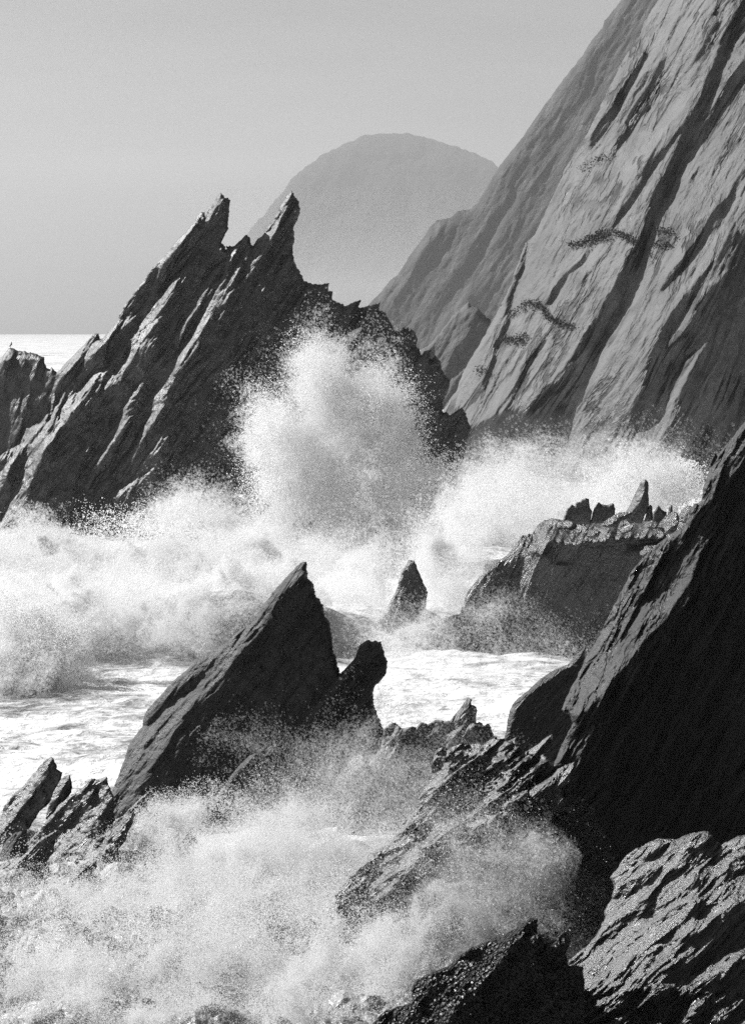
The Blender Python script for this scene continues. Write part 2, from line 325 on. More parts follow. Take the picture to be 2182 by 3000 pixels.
# ------------------------------------------------------------------ the big lit cliff
cl_out = R(r4, [(1250, -90), (1200, -30), (1140, 50), (1095, 120), (1070, 200), (990, 310), (930, 430), (870, 550), (830, 640), (780, 740), (720, 830), (660, 930), (620, 1030), (570, 1130), (530, 1220), (500, 1285), (450, 1330), (420, 1400), (385, 1500), (350, 1600), (310, 1684)]) + \
    R(r5, [(330, 320), (290, 400), (240, 500), (180, 600), (110, 720), (70, 830), (0, 930), (-30, 1100), (-60, 1700), (2500, 1750), (2500, -1400)])
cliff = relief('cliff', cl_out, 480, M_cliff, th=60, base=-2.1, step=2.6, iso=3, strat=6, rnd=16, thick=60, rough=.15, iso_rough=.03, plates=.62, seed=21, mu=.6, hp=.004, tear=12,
    zones=[
    (-.25, R(r4, [(1420, 470), (1380, 580), (1310, 700), (1270, 800), (1240, 880), (1190, 980), (1140, 1080), (1100, 1180), (1090, 1250), (1050, 1340), (990, 1440), (930, 1560), (860, 1700), (960, 1700), (1020, 1560), (1080, 1450), (1130, 1300), (1180, 1180), (1220, 1060), (1270, 950), (1320, 820), (1390, 680), (1440, 560), (1480, 480)])),
    (-.25, R(r5, [(1060, 0), (990, 160), (900, 300), (820, 440), (720, 600), (690, 680), (620, 780), (540, 810), (520, 830), (480, 900), (430, 960), (380, 930), (300, 950), (240, 990), (180, 1010), (150, 1030), (0, 1100), (0, 1500), (300, 1500), (400, 1400), (480, 1330), (540, 1200), (600, 1050), (650, 930), (730, 800), (800, 680), (880, 530), (980, 330), (1060, 180), (1125, 0)])),
    (-.2, R(r4, [(1390, 560), (1330, 640), (1270, 730), (1210, 800), (1150, 860), (1100, 920), (1080, 980), (1020, 1070), (960, 1150), (895, 1265), (925, 1265), (985, 1170), (1055, 1075), (1105, 990), (1125, 935), (1185, 875), (1265, 765), (1345, 660), (1405, 565)])),
    (-.1, R(r4, [(825, 1340), (760, 1420), (650, 1505), (600, 1590), (550, 1670), (575, 1680), (640, 1570), (680, 1500), (775, 1425)])),
    (-.1, R(r5, [(590, 490), (540, 560), (470, 640), (430, 710), (400, 790), (330, 930), (350, 920), (420, 780), (450, 700), (490, 640), (560, 560)])),
    (-.2, R(r4, [(1100, 270), (1060, 330), (1000, 430), (950, 500), (920, 570), (850, 660), (800, 760), (800, 825), (840, 780), (900, 690), (960, 600), (1005, 510), (1065, 400), (1120, 290)])),
    (-.2, R(r4, [(850, 560), (820, 640), (760, 750), (700, 850), (650, 960), (680, 940), (740, 840), (800, 720), (865, 600)])),
    (-.2, R(r4, [(1700, -80), (1590, -40), (1540, 130), (1490, 300), (1480, 350), (1420, 450), (1470, 480), (1530, 330), (1590, 200), (1700, 60)])),
    (-.3, R(r4, [(1700, 280), (1560, 420), (1500, 530), (1450, 640), (1400, 720), (1310, 890), (1370, 830), (1480, 680), (1540, 560), (1600, 460), (1700, 380)])),
    (-.1, R(r4, [(1520, 1080), (1450, 1190), (1400, 1290), (1300, 1430), (1180, 1600), (1200, 1605), (1345, 1420), (1425, 1300), (1475, 1200), (1545, 1100)])),
    (-.1, R(r5, [(440, 20), (420, 100), (390, 200), (340, 350), (330, 440), (290, 520), (260, 620), (220, 760), (190, 850), (225, 830), (260, 740), (300, 600), (370, 440), (380, 300), (430, 180), (470, 20)])),
    (-.1, R(r5, [(430, 20), (380, 160), (330, 330), (345, 340), (400, 170), (455, 20)])),
    (-.75, R(r5, [(1600, -60), (1440, 160), (1300, 330), (1200, 480), (1150, 580), (1100, 650), (1070, 740), (1120, 720), (1200, 560), (1290, 440), (1350, 350), (1460, 230), (1700, 60), (1700, -60)])),
    (-.2, R(r5, [(1700, 40), (1560, 170), (1450, 280), (1380, 360), (1340, 450), (1270, 560), (1180, 560), (1120, 640), (1090, 800), (1030, 920), (1010, 960), (1020, 1020), (1070, 1060), (1120, 1030), (1160, 960), (1200, 830), (1270, 690), (1340, 600), (1400, 530), (1440, 500), (1500, 400), (1700, 220)])),
    (-.3, R(r5, [(1800, 200), (1560, 370), (1490, 450), (1440, 560), (1400, 620), (1300, 830), (1240, 960), (1190, 1080), (1100, 1230), (1000, 1400), (950, 1700), (1800, 1700)])),
    (-2.6, R(r4, [(1320, -60), (1240, 70), (1200, 140), (1130, 260), (1170, 240), (1240, 160), (1290, 80), (1350, -60)])),
    (-.8, R(r4, [(1500, 10), (1440, 150), (1400, 260), (1360, 350), (1430, 330), (1480, 230), (1540, 60)])),
    (-.75, R(r4, [(1180, 560), (1080, 640), (1010, 740), (960, 800), (930, 760), (960, 640), (1020, 520), (1100, 400), (1180, 340), (1230, 300), (1200, 420)])),
    ])
tag(cliff, kind='structure', label='tall sunlit slab cliff streaked with long shadow bands')

# ------------------------------------------------------------------ twin spired stack
stack_out = R(r1, [(395, 1300), (460, 1230), (560, 1130), (640, 1045), (655, 1032), (685, 1030), (688, 1070), (700, 1075), (720, 1050), (780, 980), (820, 930), (830, 890), (880, 810), (960, 700), (1050, 580), (1150, 480), (1230, 380), (1290, 330), (1370, 215), (1400, 192), (1420, 195), (1440, 170), (1480, 110), (1522, 57), (1550, 90), (1575, 92), (1592, 115), (1580, 240), (1575, 310), (1530, 395), (1550, 425), (1560, 455), (1590, 420), (1600, 440)]) + \
    R(r2, [(100, 370), (125, 375), (140, 385), (155, 370), (168, 380), (200, 350), (245, 305), (270, 320), (290, 375), (320, 330), (345, 318), (440, 160), (500, 70), (527, 40), (550, 75), (570, 110), (578, 170), (560, 220), (535, 260), (543, 320), (530, 400), (545, 470), (575, 530), (600, 580), (640, 598), (700, 605), (750, 600), (745, 640), (775, 660), (770, 695), (820, 720), (850, 735), (900, 712), (942, 700), (925, 750), (1000, 735), (1060, 715), (1055, 765), (1090, 770), (1110, 810), (1145, 885), (1180, 890), (1210, 850), (1205, 890), (1225, 860), (1230, 905), (1250, 865), (1280, 910), (1288, 940), (1265, 990), (1300, 1000), (1305, 1035), (1330, 1005), (1365, 1005), (1362, 1070), (1395, 1030), (1425, 1080), (1430, 1110), (1480, 1190), (1470, 1250), (1440, 1310), (1435, 1380), (1460, 1375), (1480, 1400), (1550, 1350), (1580, 1400), (1612, 1480), (1600, 1540), (1570, 1640)]) + \
    [(1340, 1400), (1330, 1500), (1330, 1800), (-160, 1800), (-160, 1380), (-60, 1345), (0, 1335), (60, 1300), (80, 1255), (120, 1240), (138, 1215), (150, 1208), (152, 1150)]
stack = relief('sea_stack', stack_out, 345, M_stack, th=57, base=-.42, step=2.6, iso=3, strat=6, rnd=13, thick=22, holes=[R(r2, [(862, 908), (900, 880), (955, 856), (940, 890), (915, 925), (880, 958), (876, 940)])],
    rough=.24, iso_rough=.12, plates=1.0, seed=31, mu=.6, hp=.004, tear=9,
    zones=[
    (-.9, R(r1, [(825, 930), (880, 815), (960, 705), (1050, 590), (1150, 490), (1230, 390), (1180, 500), (1100, 600), (1000, 740), (900, 850)])),
    (-2.0, R(r1, [(400, 1310), (480, 1230), (620, 1080), (690, 1075), (820, 935), (930, 850), (870, 940), (760, 1060), (640, 1190), (540, 1310), (530, 1290), (600, 1180), (500, 1260), (430, 1330), (370, 1420), (350, 1460)])),
    (-2.6, R(r1, [(1345, 478), (1260, 590), (1200, 710), (1160, 790), (1100, 880), (1060, 970), (1015, 1050), (1000, 1100), (900, 1215), (820, 1340), (770, 1418), (710, 1412), (720, 1370), (830, 1260), (900, 1150), (890, 1110), (960, 980), (1050, 860), (1140, 700), (1220, 610)])),
    (-2.2, R(r1, [(770, 1240), (730, 1310), (650, 1400), (570, 1490), (522, 1580), (512, 1545), (535, 1450), (590, 1370), (690, 1270)])),
    (-2.2, R(r1, [(430, 1640), (418, 1560), (470, 1450), (505, 1490), (495, 1560)])),
    (-1.8, R(r1, [(400, 1500), (430, 1420), (500, 1330), (530, 1330), (460, 1440), (410, 1540)])),
    (-1.8, R(r1, [(1550, 530), (1500, 625), (1425, 760), (1345, 880), (1255, 1000), (1190, 1100), (1085, 1245), (1110, 1190), (1195, 1060), (1285, 900), (1375, 755), (1470, 610)])),
    (-2.8, R(r1, [(1615, 430), (1595, 520), (1545, 655), (1475, 800), (1385, 985), (1355, 1045), (1285, 1185), (1210, 1310), (1120, 1490), (1060, 1650), (985, 1650), (1080, 1475), (1175, 1330), (1225, 1220), (1295, 1100), (1365, 975), (1450, 825), (1520, 670), (1565, 550)])),
    (-2.6, R(r3, [(1195, 10), (1115, 170), (1010, 390), (950, 510), (885, 650), (858, 700), (865, 560), (915, 450), (1010, 280), (1080, 150), (1150, 20)])),
    (-2.8, R(r3, [(1015, 0), (930, 125), (870, 260), (835, 375), (765, 480), (690, 590), (635, 655), (700, 510), (785, 390), (790, 310), (855, 180), (945, 50)])),
    (-2.4, R(r3, [(325, 320), (335, 400), (295, 560), (245, 680), (190, 790), (110, 925), (0, 1085), (-50, 1100), (-50, 1040), (0, 980), (85, 830), (125, 710), (195, 560), (175, 440), (215, 370), (275, 325)])),
    (-2.2, R(r3, [(-60, 560), (75, 540), (60, 620), (20, 710), (-60, 800)])),
    (-2.6, R(r3, [(905, 740), (830, 835), (745, 885), (665, 1005), (615, 1105), (540, 1210), (550, 1120), (630, 980), (710, 865), (815, 750), (865, 712)])),
    (-2.2, R(r3, [(1095, 600), (1045, 675), (965, 735), (930, 775), (915, 735), (1000, 665)])),
    (-1.6, R(r3, [(770, 305), (740, 350), (675, 430), (700, 370), (740, 310)])),
    (-1.8, R(r3, [(620, 910), (560, 990), (520, 1050), (440, 1110), (350, 1190), (400, 1110), (500, 1030), (560, 950)])),
    (-.8, R(r3, [(680, 660), (600, 830), (560, 850), (470, 900), (400, 980), (440, 880), (560, 760), (620, 680)])),
    (-1.1, R(r2, [(150, 960), (100, 1060), (30, 1230), (20, 1240), (90, 1050)])),
    (-.8, R(r2, [(520, 80), (470, 200), (400, 340), (350, 310), (440, 170)])),
    (-.9, R(r2, [(940, 705), (850, 770), (720, 850), (680, 840), (760, 780), (860, 735)])),
    (-.9, R(r2, [(1040, 780), (980, 880), (920, 1060), (900, 1060), (960, 880)])),
    (-1.1, R(r2, [(520, 425), (430, 470), (400, 500), (420, 460), (480, 425)])),
    ])
tag(stack, 'jagged sea stack with two leaning spires and a small arch hole', 'sea stack')
left_rock = relief('sea_rock', R(r1, [(-160, 1420), (-60, 1290), (0, 1210), (60, 1135), (70, 1130), (110, 1140), (160, 1155), (172, 1148), (190, 1160), (240, 1165), (290, 1190), (306, 1190), (308, 1240), (320, 1270), (345, 1280), (360, 1255), (380, 1290), (420, 1310), (520, 1500), (520, 2000), (-160, 2000)]),
    360, M_stack, th=72, base=-.5, step=2.8, iso=3, strat=4, rnd=10, thick=18, rough=.25, iso_rough=.16, seed=41, mu=.6,
    zones=[('uv', -.3, 1.4, R(r1, [(-100, 1240), (60, 1130), (300, 1185), (305, 1210), (120, 1190), (0, 1230)])), (-1.2, R(r1, [(200, 1350), (210, 1450), (170, 1600), (140, 1700), (150, 1500)]))])
tag(left_rock, 'flat topped dark rock with a seabird on it, left of the stack', 'rock')

# ------------------------------------------------------------------ ledge rock in the bay
ledge = relief('ledge_rock', R(r7, [(425, 1150), (470, 1095), (510, 1045), (540, 980), (560, 920), (585, 873), (605, 875), (625, 920), (650, 985), (645, 1040), (700, 1075), (760, 1060), (790, 980), (830, 930), (880, 890), (930, 850), (970, 800)]) +
    R(rl, [(250, 600), (270, 568), (330, 556), (380, 490), (450, 458), (520, 470), (600, 478), (680, 470), (760, 480), (860, 460), (930, 450), (1000, 465), (1080, 480), (1150, 470), (1230, 440), (1290, 400), (1400, 380), (1700, 360), (2100, 250), (2600, 100), (2600, 1800)]) + [(1000, 2060), (1010, 1960)],
    222, M_shelf, th=62, base=-.25, step=2.4, iso=3, strat=3, rnd=9, thick=10, rough=.16, iso_rough=.12, plates=.35, seed=51, mu=.8,
    zones=[('uv', -.5, 3.2, R(rl, [(240, 610), (330, 550), (380, 485), (450, 450), (560, 465), (760, 475), (900, 440), (1000, 460), (1150, 465), (1290, 380), (1700, 380), (1700, 480), (1250, 560), (1100, 560), (900, 585), (800, 570), (700, 600), (600, 620), (500, 590), (440, 600), (400, 610), (420, 690), (380, 690), (330, 630)])),
           (0, R(rl, [(480, 500), (600, 480), (640, 500), (560, 530), (500, 520)])), (0, R(rl, [(640, 540), (760, 530), (860, 550), (800, 565), (700, 560)])),
           ('uv', -.8, 2.6, R(rl, [(950, 650), (970, 625), (1050, 610), (1120, 600), (1700, 600), (1700, 640), (1060, 660), (1000, 690)])),
           ('uv', -.5, 2.0, R(rl, [(480, 730), (560, 735), (570, 745), (480, 750)])),
           (-1.2, R(rl, [(560, 850), (600, 870), (580, 950), (520, 960), (540, 880)])),
           (-1.5, R(rl, [(520, 600), (500, 680), (470, 720), (480, 640), (500, 590)])), (-1.5, R(rl, [(440, 600), (400, 690), (420, 620)]))],
    rough_zones=[(3.2, R(rl, [(240, 610), (380, 470), (1300, 370), (1700, 380), (1700, 560), (1000, 600), (700, 620), (440, 620), (400, 710)]))])
tag(ledge, 'broad dark rock shelf rising from the bay with a bright wet rim and trickling water', 'rock')
def pinn(name, pts, D, label, cat='rock', zones=(), o=rl, mat=None, th=70, group=None, **kw):
    a = dict(step=1.8, iso=2, strat=2, rnd=6, thick=1.6, rough=.2, iso_rough=.15, plates=.4, base=-.15, seed=int(abs(pts[0][0]*7+pts[0][1])) % 1000, mu=.8, tear=4, zmin=-2)
    a.update(kw)
    ob = relief(name, R(o, pts), D, mat or (M_shelf if name == 'boulder' else M_stack), th=th, zones=[(z[0],) + ((R(o, z[1]),) if len(z) == 2 else (z[1], z[2], R(o, z[3]))) if len(z) != 4 else ('uv', z[1], z[2], R(o, z[3])) for z in zones], **a)
    return tag(ob, label, cat, group)
pinn('rock_pinnacle', [(515, 490), (550, 400), (580, 375), (600, 388), (605, 360), (630, 358), (640, 345), (665, 338), (682, 342), (690, 400), (705, 420), (692, 500)], 219, 'stubby dark rock crown with three knobs at the left end of the shelf', group='pinnacles standing on the rock shelf')
pinn('rock_pinnacle', [(690, 490), (715, 395), (745, 360), (760, 375), (800, 378), (835, 370), (845, 400), (845, 450), (790, 490)], 219, 'blocky dark rock with a notched flat top right of the three knobbed crown', group='pinnacles standing on the rock shelf')
pinn('rock_pinnacle', [(900, 450), (930, 390), (980, 290), (1005, 240), (1018, 225), (1035, 217), (1052, 235), (1052, 300), (1056, 380), (1035, 430), (1010, 490), (940, 490)], 218, 'tallest pointed blade of rock standing on the shelf', zones=[(-1.7, [(1030, 220), (980, 290), (900, 450), (950, 430), (1000, 360), (1025, 290)])], group='pinnacles standing on the rock shelf')
pinn('rock_pinnacle', [(1025, 480), (1045, 400), (1060, 375), (1076, 390), (1080, 480)], 217.5, 'narrow pointed rock just right of the tallest blade', group='pinnacles standing on the rock shelf')
pinn('rock_pinnacle', [(1070, 500), (1085, 420), (1100, 398), (1115, 382), (1130, 402), (1165, 425), (1160, 500)], 217, 'small peaked dark rock with a sloping right shoulder on the shelf', group='pinnacles standing on the rock shelf')
pinn('rock_pinnacle', [(1165, 470), (1178, 388), (1190, 378), (1198, 382), (1202, 470)], 216.5, 'tiny upright stub of rock at the right of the pinnacles', group='pinnacles standing on the rock shelf')
pinn('boulder', [(750, 508), (800, 462), (870, 425), (940, 418), (952, 432), (905, 485), (860, 510), (800, 520)], 216, 'smooth pale boulder slab lying at the foot of the tallest blade', zones=[('uv', -.8, 1.6, [(750, 508), (800, 462), (870, 425), (945, 418), (900, 440), (850, 475), (810, 500)])], group='boulders on the rock shelf', th=40, iso=1, strat=0)
pinn('boulder', [(1105, 510), (1160, 440), (1210, 418), (1232, 425), (1245, 470), (1215, 560), (1150, 560)], 214, 'rounded glistening boulder beside the near cliff edge', zones=[('uv', -.9, 1.5, [(1105, 510), (1160, 440), (1240, 410), (1230, 440), (1180, 520), (1130, 560)])], group='boulders on the rock shelf', th=40, iso=1, strat=0, iso_rough=.5)
pinn('boulder', [(1240, 480), (1252, 412), (1285, 385), (1315, 382), (1330, 420), (1310, 500)], 213, 'small knobbly bright boulder touching the cliff at the shelf end', zones=[('uv', -.9, 1.5, [(1240, 480), (1252, 412), (1285, 385), (1325, 380), (1300, 420), (1270, 490)])], group='boulders on the rock shelf', th=40, iso=1, strat=0, iso_rough=.5)
for q, (pts, lb) in enumerate([([(490, 520), (510, 485), (550, 472), (585, 480), (600, 500), (560, 525)], 'low dark boulder below the three knobbed crown'),
        ([(860, 530), (880, 480), (910, 470), (960, 500), (950, 545), (890, 560)], 'angular boulder below the smooth pale slab'),
        ([(1040, 520), (1060, 485), (1100, 480), (1120, 500), (1100, 530)], 'squat glinting boulder in front of the peaked rock'),
        ([(640, 560), (670, 535), (720, 530), (760, 545), (740, 575), (680, 580)], 'flattish boulder at the shelf edge below the notched block')]):
    pinn('boulder', pts, 215-q*.6, lb, zones=[('uv', -.6, 1.6, [(x, y-14) for x, y in pts])], group='boulders on the rock shelf', th=30, iso=2, strat=0, iso_rough=.4)

# ------------------------------------------------------------------ front fin and its horn
fin = relief('sea_fin', R(r8, [(430, 1180), (455, 1120), (480, 1060), (500, 1000), (512, 960), (530, 920), (552, 892), (572, 868), (576, 840), (590, 800), (615, 775), (650, 735), (690, 690), (720, 660), (760, 630), (800, 598), (840, 578), (880, 548), (920, 522), (960, 480), (1000, 455), (1030, 430), (1060, 375), (1085, 345), (1110, 310), (1150, 268), (1175, 240), (1200, 212), (1225, 200), (1237, 206), (1238, 235), (1242, 268), (1262, 290), (1266, 318), (1275, 340), (1288, 350), (1300, 385), (1310, 420), (1326, 445), (1332, 480), (1338, 520), (1340, 560), (1352, 585), (1356, 610), (1364, 625), (1365, 658),
    (1380, 640), (1400, 620), (1425, 592), (1440, 562), (1448, 535), (1462, 525), (1480, 514), (1492, 522), (1510, 516), (1522, 524), (1533, 518), (1538, 540), (1550, 565), (1550, 585), (1559, 605), (1555, 650), (1535, 680), (1512, 702), (1502, 725), (1503, 750), (1512, 790), (1520, 820), (1532, 850), (1550, 890), (1556, 930), (1590, 1010), (1640, 1100), (1660, 1400), (400, 1400)]),
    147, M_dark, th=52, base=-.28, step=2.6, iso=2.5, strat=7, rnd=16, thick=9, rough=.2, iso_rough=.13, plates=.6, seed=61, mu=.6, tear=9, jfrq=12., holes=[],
    zones=[(-1.5, R(r8, [(1235, 215), (1150, 290), (1060, 395), (1030, 440), (960, 500), (880, 560), (780, 630), (680, 720), (600, 800), (590, 860), (680, 770), (780, 690), (860, 640), (930, 560), (1000, 475), (1100, 360)])),
           (-1.35, R(r8, [(1030, 465), (960, 570), (890, 655), (830, 735), (780, 770), (720, 850), (660, 965), (620, 1000), (570, 1110), (520, 1220), (470, 1170), (495, 1060), (535, 930), (600, 860), (690, 780), (790, 690), (870, 640), (935, 560)])),
           (-.2, R(r8, [(900, 570), (800, 690), (700, 760), (600, 850), (560, 900), (620, 790), (700, 720), (800, 640)])),
           (-1.7, R(r8, [(1130, 780), (1105, 850), (1085, 930), (1010, 1000), (935, 1060), (880, 1145), (820, 1210), (850, 1120), (925, 1030), (995, 950), (1055, 880), (1090, 810)])),
           (-.9, R(r8, [(935, 760), (885, 860), (830, 910), (850, 850)])), (-.8, R(r8, [(800, 900), (720, 1000), (640, 1100), (560, 1220), (600, 1100), (700, 960)]))])
tag(fin, 'black triangular fin of rock with a blunt horn beside it', 'sea rock')
pinn('boulder', [(1345, 1078), (1388, 1032), (1418, 988), (1443, 973), (1466, 988), (1462, 1020), (1402, 1074), (1368, 1090)], 143, 'wet white shining slab under the horn of the fin', o=r8, th=40, zones=[('uv', -1.1, 1.1, [(1300, 950), (1500, 950), (1500, 1100), (1300, 1100)])], mat=None, step=2, iso=1.5, strat=1, iso_rough=.3, cat='boulder')

# ------------------------------------------------------------------ low rocks at the left
G = 'low broken rocks left of the fin'
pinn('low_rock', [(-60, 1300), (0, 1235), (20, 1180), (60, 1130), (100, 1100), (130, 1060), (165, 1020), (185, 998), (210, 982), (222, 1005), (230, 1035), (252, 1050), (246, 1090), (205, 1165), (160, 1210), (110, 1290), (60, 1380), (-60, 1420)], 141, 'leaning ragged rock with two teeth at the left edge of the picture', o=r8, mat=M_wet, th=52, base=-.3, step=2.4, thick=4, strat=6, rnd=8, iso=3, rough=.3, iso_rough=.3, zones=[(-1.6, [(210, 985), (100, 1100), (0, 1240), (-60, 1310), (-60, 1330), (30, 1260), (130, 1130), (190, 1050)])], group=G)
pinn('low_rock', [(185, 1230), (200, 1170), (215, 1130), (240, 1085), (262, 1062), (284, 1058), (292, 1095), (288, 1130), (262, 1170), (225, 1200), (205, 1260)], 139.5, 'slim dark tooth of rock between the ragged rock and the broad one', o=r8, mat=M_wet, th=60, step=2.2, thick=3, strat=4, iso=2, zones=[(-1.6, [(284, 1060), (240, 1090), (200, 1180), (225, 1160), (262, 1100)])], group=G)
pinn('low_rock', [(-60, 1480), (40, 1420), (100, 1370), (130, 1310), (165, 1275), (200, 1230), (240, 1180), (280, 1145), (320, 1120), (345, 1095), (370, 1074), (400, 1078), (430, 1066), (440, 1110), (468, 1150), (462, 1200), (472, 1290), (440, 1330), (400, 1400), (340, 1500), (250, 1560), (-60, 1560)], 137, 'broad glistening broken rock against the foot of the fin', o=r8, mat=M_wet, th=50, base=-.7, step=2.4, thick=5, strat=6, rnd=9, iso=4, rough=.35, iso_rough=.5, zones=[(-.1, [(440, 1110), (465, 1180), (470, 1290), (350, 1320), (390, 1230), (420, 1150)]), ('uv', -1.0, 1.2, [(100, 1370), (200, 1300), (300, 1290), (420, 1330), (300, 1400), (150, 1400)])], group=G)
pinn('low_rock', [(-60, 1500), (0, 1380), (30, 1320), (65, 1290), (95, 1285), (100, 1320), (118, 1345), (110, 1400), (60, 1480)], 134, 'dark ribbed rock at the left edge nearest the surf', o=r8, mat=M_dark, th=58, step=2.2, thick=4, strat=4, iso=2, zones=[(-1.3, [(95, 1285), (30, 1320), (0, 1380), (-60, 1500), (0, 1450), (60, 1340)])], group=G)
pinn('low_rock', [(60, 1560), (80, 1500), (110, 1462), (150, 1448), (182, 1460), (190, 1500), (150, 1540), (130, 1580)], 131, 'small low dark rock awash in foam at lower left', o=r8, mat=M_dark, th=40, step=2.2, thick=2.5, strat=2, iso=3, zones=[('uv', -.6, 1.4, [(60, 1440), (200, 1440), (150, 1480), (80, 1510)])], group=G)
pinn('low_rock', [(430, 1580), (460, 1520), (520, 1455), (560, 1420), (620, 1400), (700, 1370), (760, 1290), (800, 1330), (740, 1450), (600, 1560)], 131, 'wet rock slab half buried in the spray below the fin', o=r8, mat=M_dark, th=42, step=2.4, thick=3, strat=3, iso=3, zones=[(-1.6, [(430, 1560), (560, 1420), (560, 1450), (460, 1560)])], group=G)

# ------------------------------------------------------------------ rocks between the fin and the near cliff
pinn('rock_ridge', [(150, 700), (165, 590), (185, 545), (230, 514), (262, 520), (300, 545), (350, 538), (400, 542), (430, 508), (455, 512), (480, 522), (530, 488), (560, 492), (600, 500), (640, 495), (670, 450), (700, 415), (730, 370), (762, 336), (785, 360), (780, 400), (797, 386), (806, 405), (820, 432), (806, 470), (812, 512), (840, 503), (868, 530), (900, 514), (916, 545), (935, 600), (960, 640), (1060, 720), (1150, 900), (1200, 1500), (-100, 1700), (-200, 1500), (-100, 1000), (100, 760)], 142, 'jagged low ridge with a small double peak against the bright water', o=r6, mat=M_stack, th=58, base=-.35, step=2, strat=5, iso=3, rnd=7, thick=4, rough=.25, iso_rough=.35, cat='rock ridge', tear=6,
    zones=[(-1.5, [(762, 340), (700, 420), (640, 500), (680, 500), (740, 430), (775, 370)]), (-1.6, [(540, 500), (480, 580), (450, 620), (500, 600), (560, 540)]), (-1.4, [(250, 540), (210, 620), (220, 650), (270, 580)])])
slab = relief('rock_slab', R(r6, [(960, 760), (1000, 640), (1020, 560), (1030, 480), (1060, 390), (1100, 340), (1180, 280), (1250, 215), (1330, 160), (1400, 125), (1440, 110), (1480, 70), (1530, 20), (1575, -25), (1565, 40), (1560, 110), (1580, 250), (1560, 330), (1540, 450), (1520, 600), (1520, 700), (1500, 820)]), 152, M_dark, th=48, base=-.1, step=2.4, iso=3, strat=3, rnd=14, thick=5, rough=.12, iso_rough=.12, plates=.2, seed=71, mu=.8,
    zones=[(-1.3, R(r6, [(1020, 560), (1060, 390), (1180, 280), (1330, 160), (1440, 110), (1400, 150), (1260, 250), (1130, 340), (1090, 400), (1060, 520), (1030, 640)]))])
tag(slab, 'dark leaning rock slab with a sharp tip at the left of the near cliff', 'rock')

slope = relief('wet_rock_slope', R(r6, [(520, 730), (560, 690), (620, 690), (700, 660), (760, 655), (860, 650), (940, 612), (1000, 620), (1060, 640), (1120, 700), (1200, 740), (1250, 745), (1290, 728), (1320, 790), (1400, 800), (1450, 900), (1480, 1000), (1620, 1100), (1750, 1400), (1900, 1900), (1900, 2400), (-100, 2400), (-160, 1700), (-60, 1580), (60, 1480), (180, 1370), (330, 1225), (380, 1150), (418, 1030), (440, 980), (480, 930), (500, 870)]), 114, M_wet, th=38, base=-.05, step=2.6, iso=5, strat=12, rnd=10, thick=6, rough=.3, iso_rough=.3, plates=1.1, seed=81, mu=.8, tear=14,
    zones=[('uv', -1.1, 1.05, R(r6, [(1060, 800), (1000, 830), (900, 860), (870, 900), (800, 950), (700, 1010), (590, 1085), (620, 1120), (780, 1040), (900, 990), (1000, 960), (1100, 890), (1220, 830), (1230, 800)])),
           ('uv', -1.1, 1.05, R(r6, [(330, 1230), (400, 1200), (600, 1140), (750, 1130), (850, 1150), (1000, 1100), (1050, 1030), (1060, 1070), (960, 1150), (880, 1210), (840, 1240), (800, 1170), (700, 1200), (600, 1280), (520, 1330), (440, 1390), (370, 1320)])),
           (-1.3, R(r6, [(410, 1030), (500, 890), (560, 770), (610, 735), (640, 760), (620, 860), (560, 960), (460, 1070)])),
           ('uv', -1.0, 1.2, R(r6, [(810, 805), (880, 765), (960, 755), (1060, 780), (1260, 775), (1330, 800), (1290, 830), (1180, 810), (1050, 815), (950, 830)])),
           ('uv', -.4, 1.2, R(r6, [(600, 700), (860, 660), (940, 640), (1060, 700), (1000, 740), (860, 730), (700, 730)])),
           (-1.6, R(r6, [(640, 1470), (740, 1290), (795, 1255), (730, 1360)])),
           (-1.5, R(r6, [(1100, 830), (1180, 800), (1200, 830), (1130, 900), (1095, 940)])),
           ('uv', -.7, .9, R(r6, [(0, 1620), (180, 1400), (330, 1260), (520, 1340), (420, 1440), (300, 1600), (150, 1760)])),
           ('uv', -.6, 1.6, R(r6, [(440, 1480), (520, 1420), (640, 1370), (600, 1410), (500, 1470)])),
           (-1.2, R(r6, [(1210, 900), (1170, 1010), (1130, 1100), (1160, 1000), (1190, 910)]))],
    rough_zones=[(2.2, R(r6, [(330, 1230), (600, 1060), (860, 740), (1330, 780), (1250, 860), (1060, 1080), (860, 1240), (440, 1400)]))])
tag(slope, 'wet rock slope with bright water streaming down under the near cliff', 'rock slope')

def shard(px, py, w_, h_, lean, D, label, seed, mat=None, group=None, lit=True, kind='low_rock'):
    """a leaning broken blade: base centre px, py; tip up and to the right by lean"""
    r = np.random.default_rng(seed); n = 5; L = []; Rr = []
    for i in range(n+1):
        t = i/n; cx = px + lean*h_*t; yy = py - h_*t; ww = w_*(1-t)**.75*.5
        L.append((cx - ww*(1+.25*r.standard_normal()) + (0 if t else -w_*.2), yy)); Rr.append((cx + ww*(.6+.5*r.random()), yy + h_*.06*r.standard_normal()))
    pts = [(px-w_*.8, py+h_*.5)] + L + Rr[::-1][1:] + [(px+w_*.9, py+h_*.5)]
    th = math.degrees(math.atan2(1, max(lean, .2)))
    z = [(-1.5, L + [((a[0]*.55+b[0]*.45), a[1]) for a, b in zip(L, Rr)][::-1])] if lit else []
    return pinn(kind, pts, D, label, o=(0, 0, 1), mat=mat or M_wet, th=th, zones=z, group=group, step=2.2, iso=4, strat=7, rnd=7, thick=2.5, rough=.35, iso_rough=.3, plates=1.0, base=-.2, seed=seed)
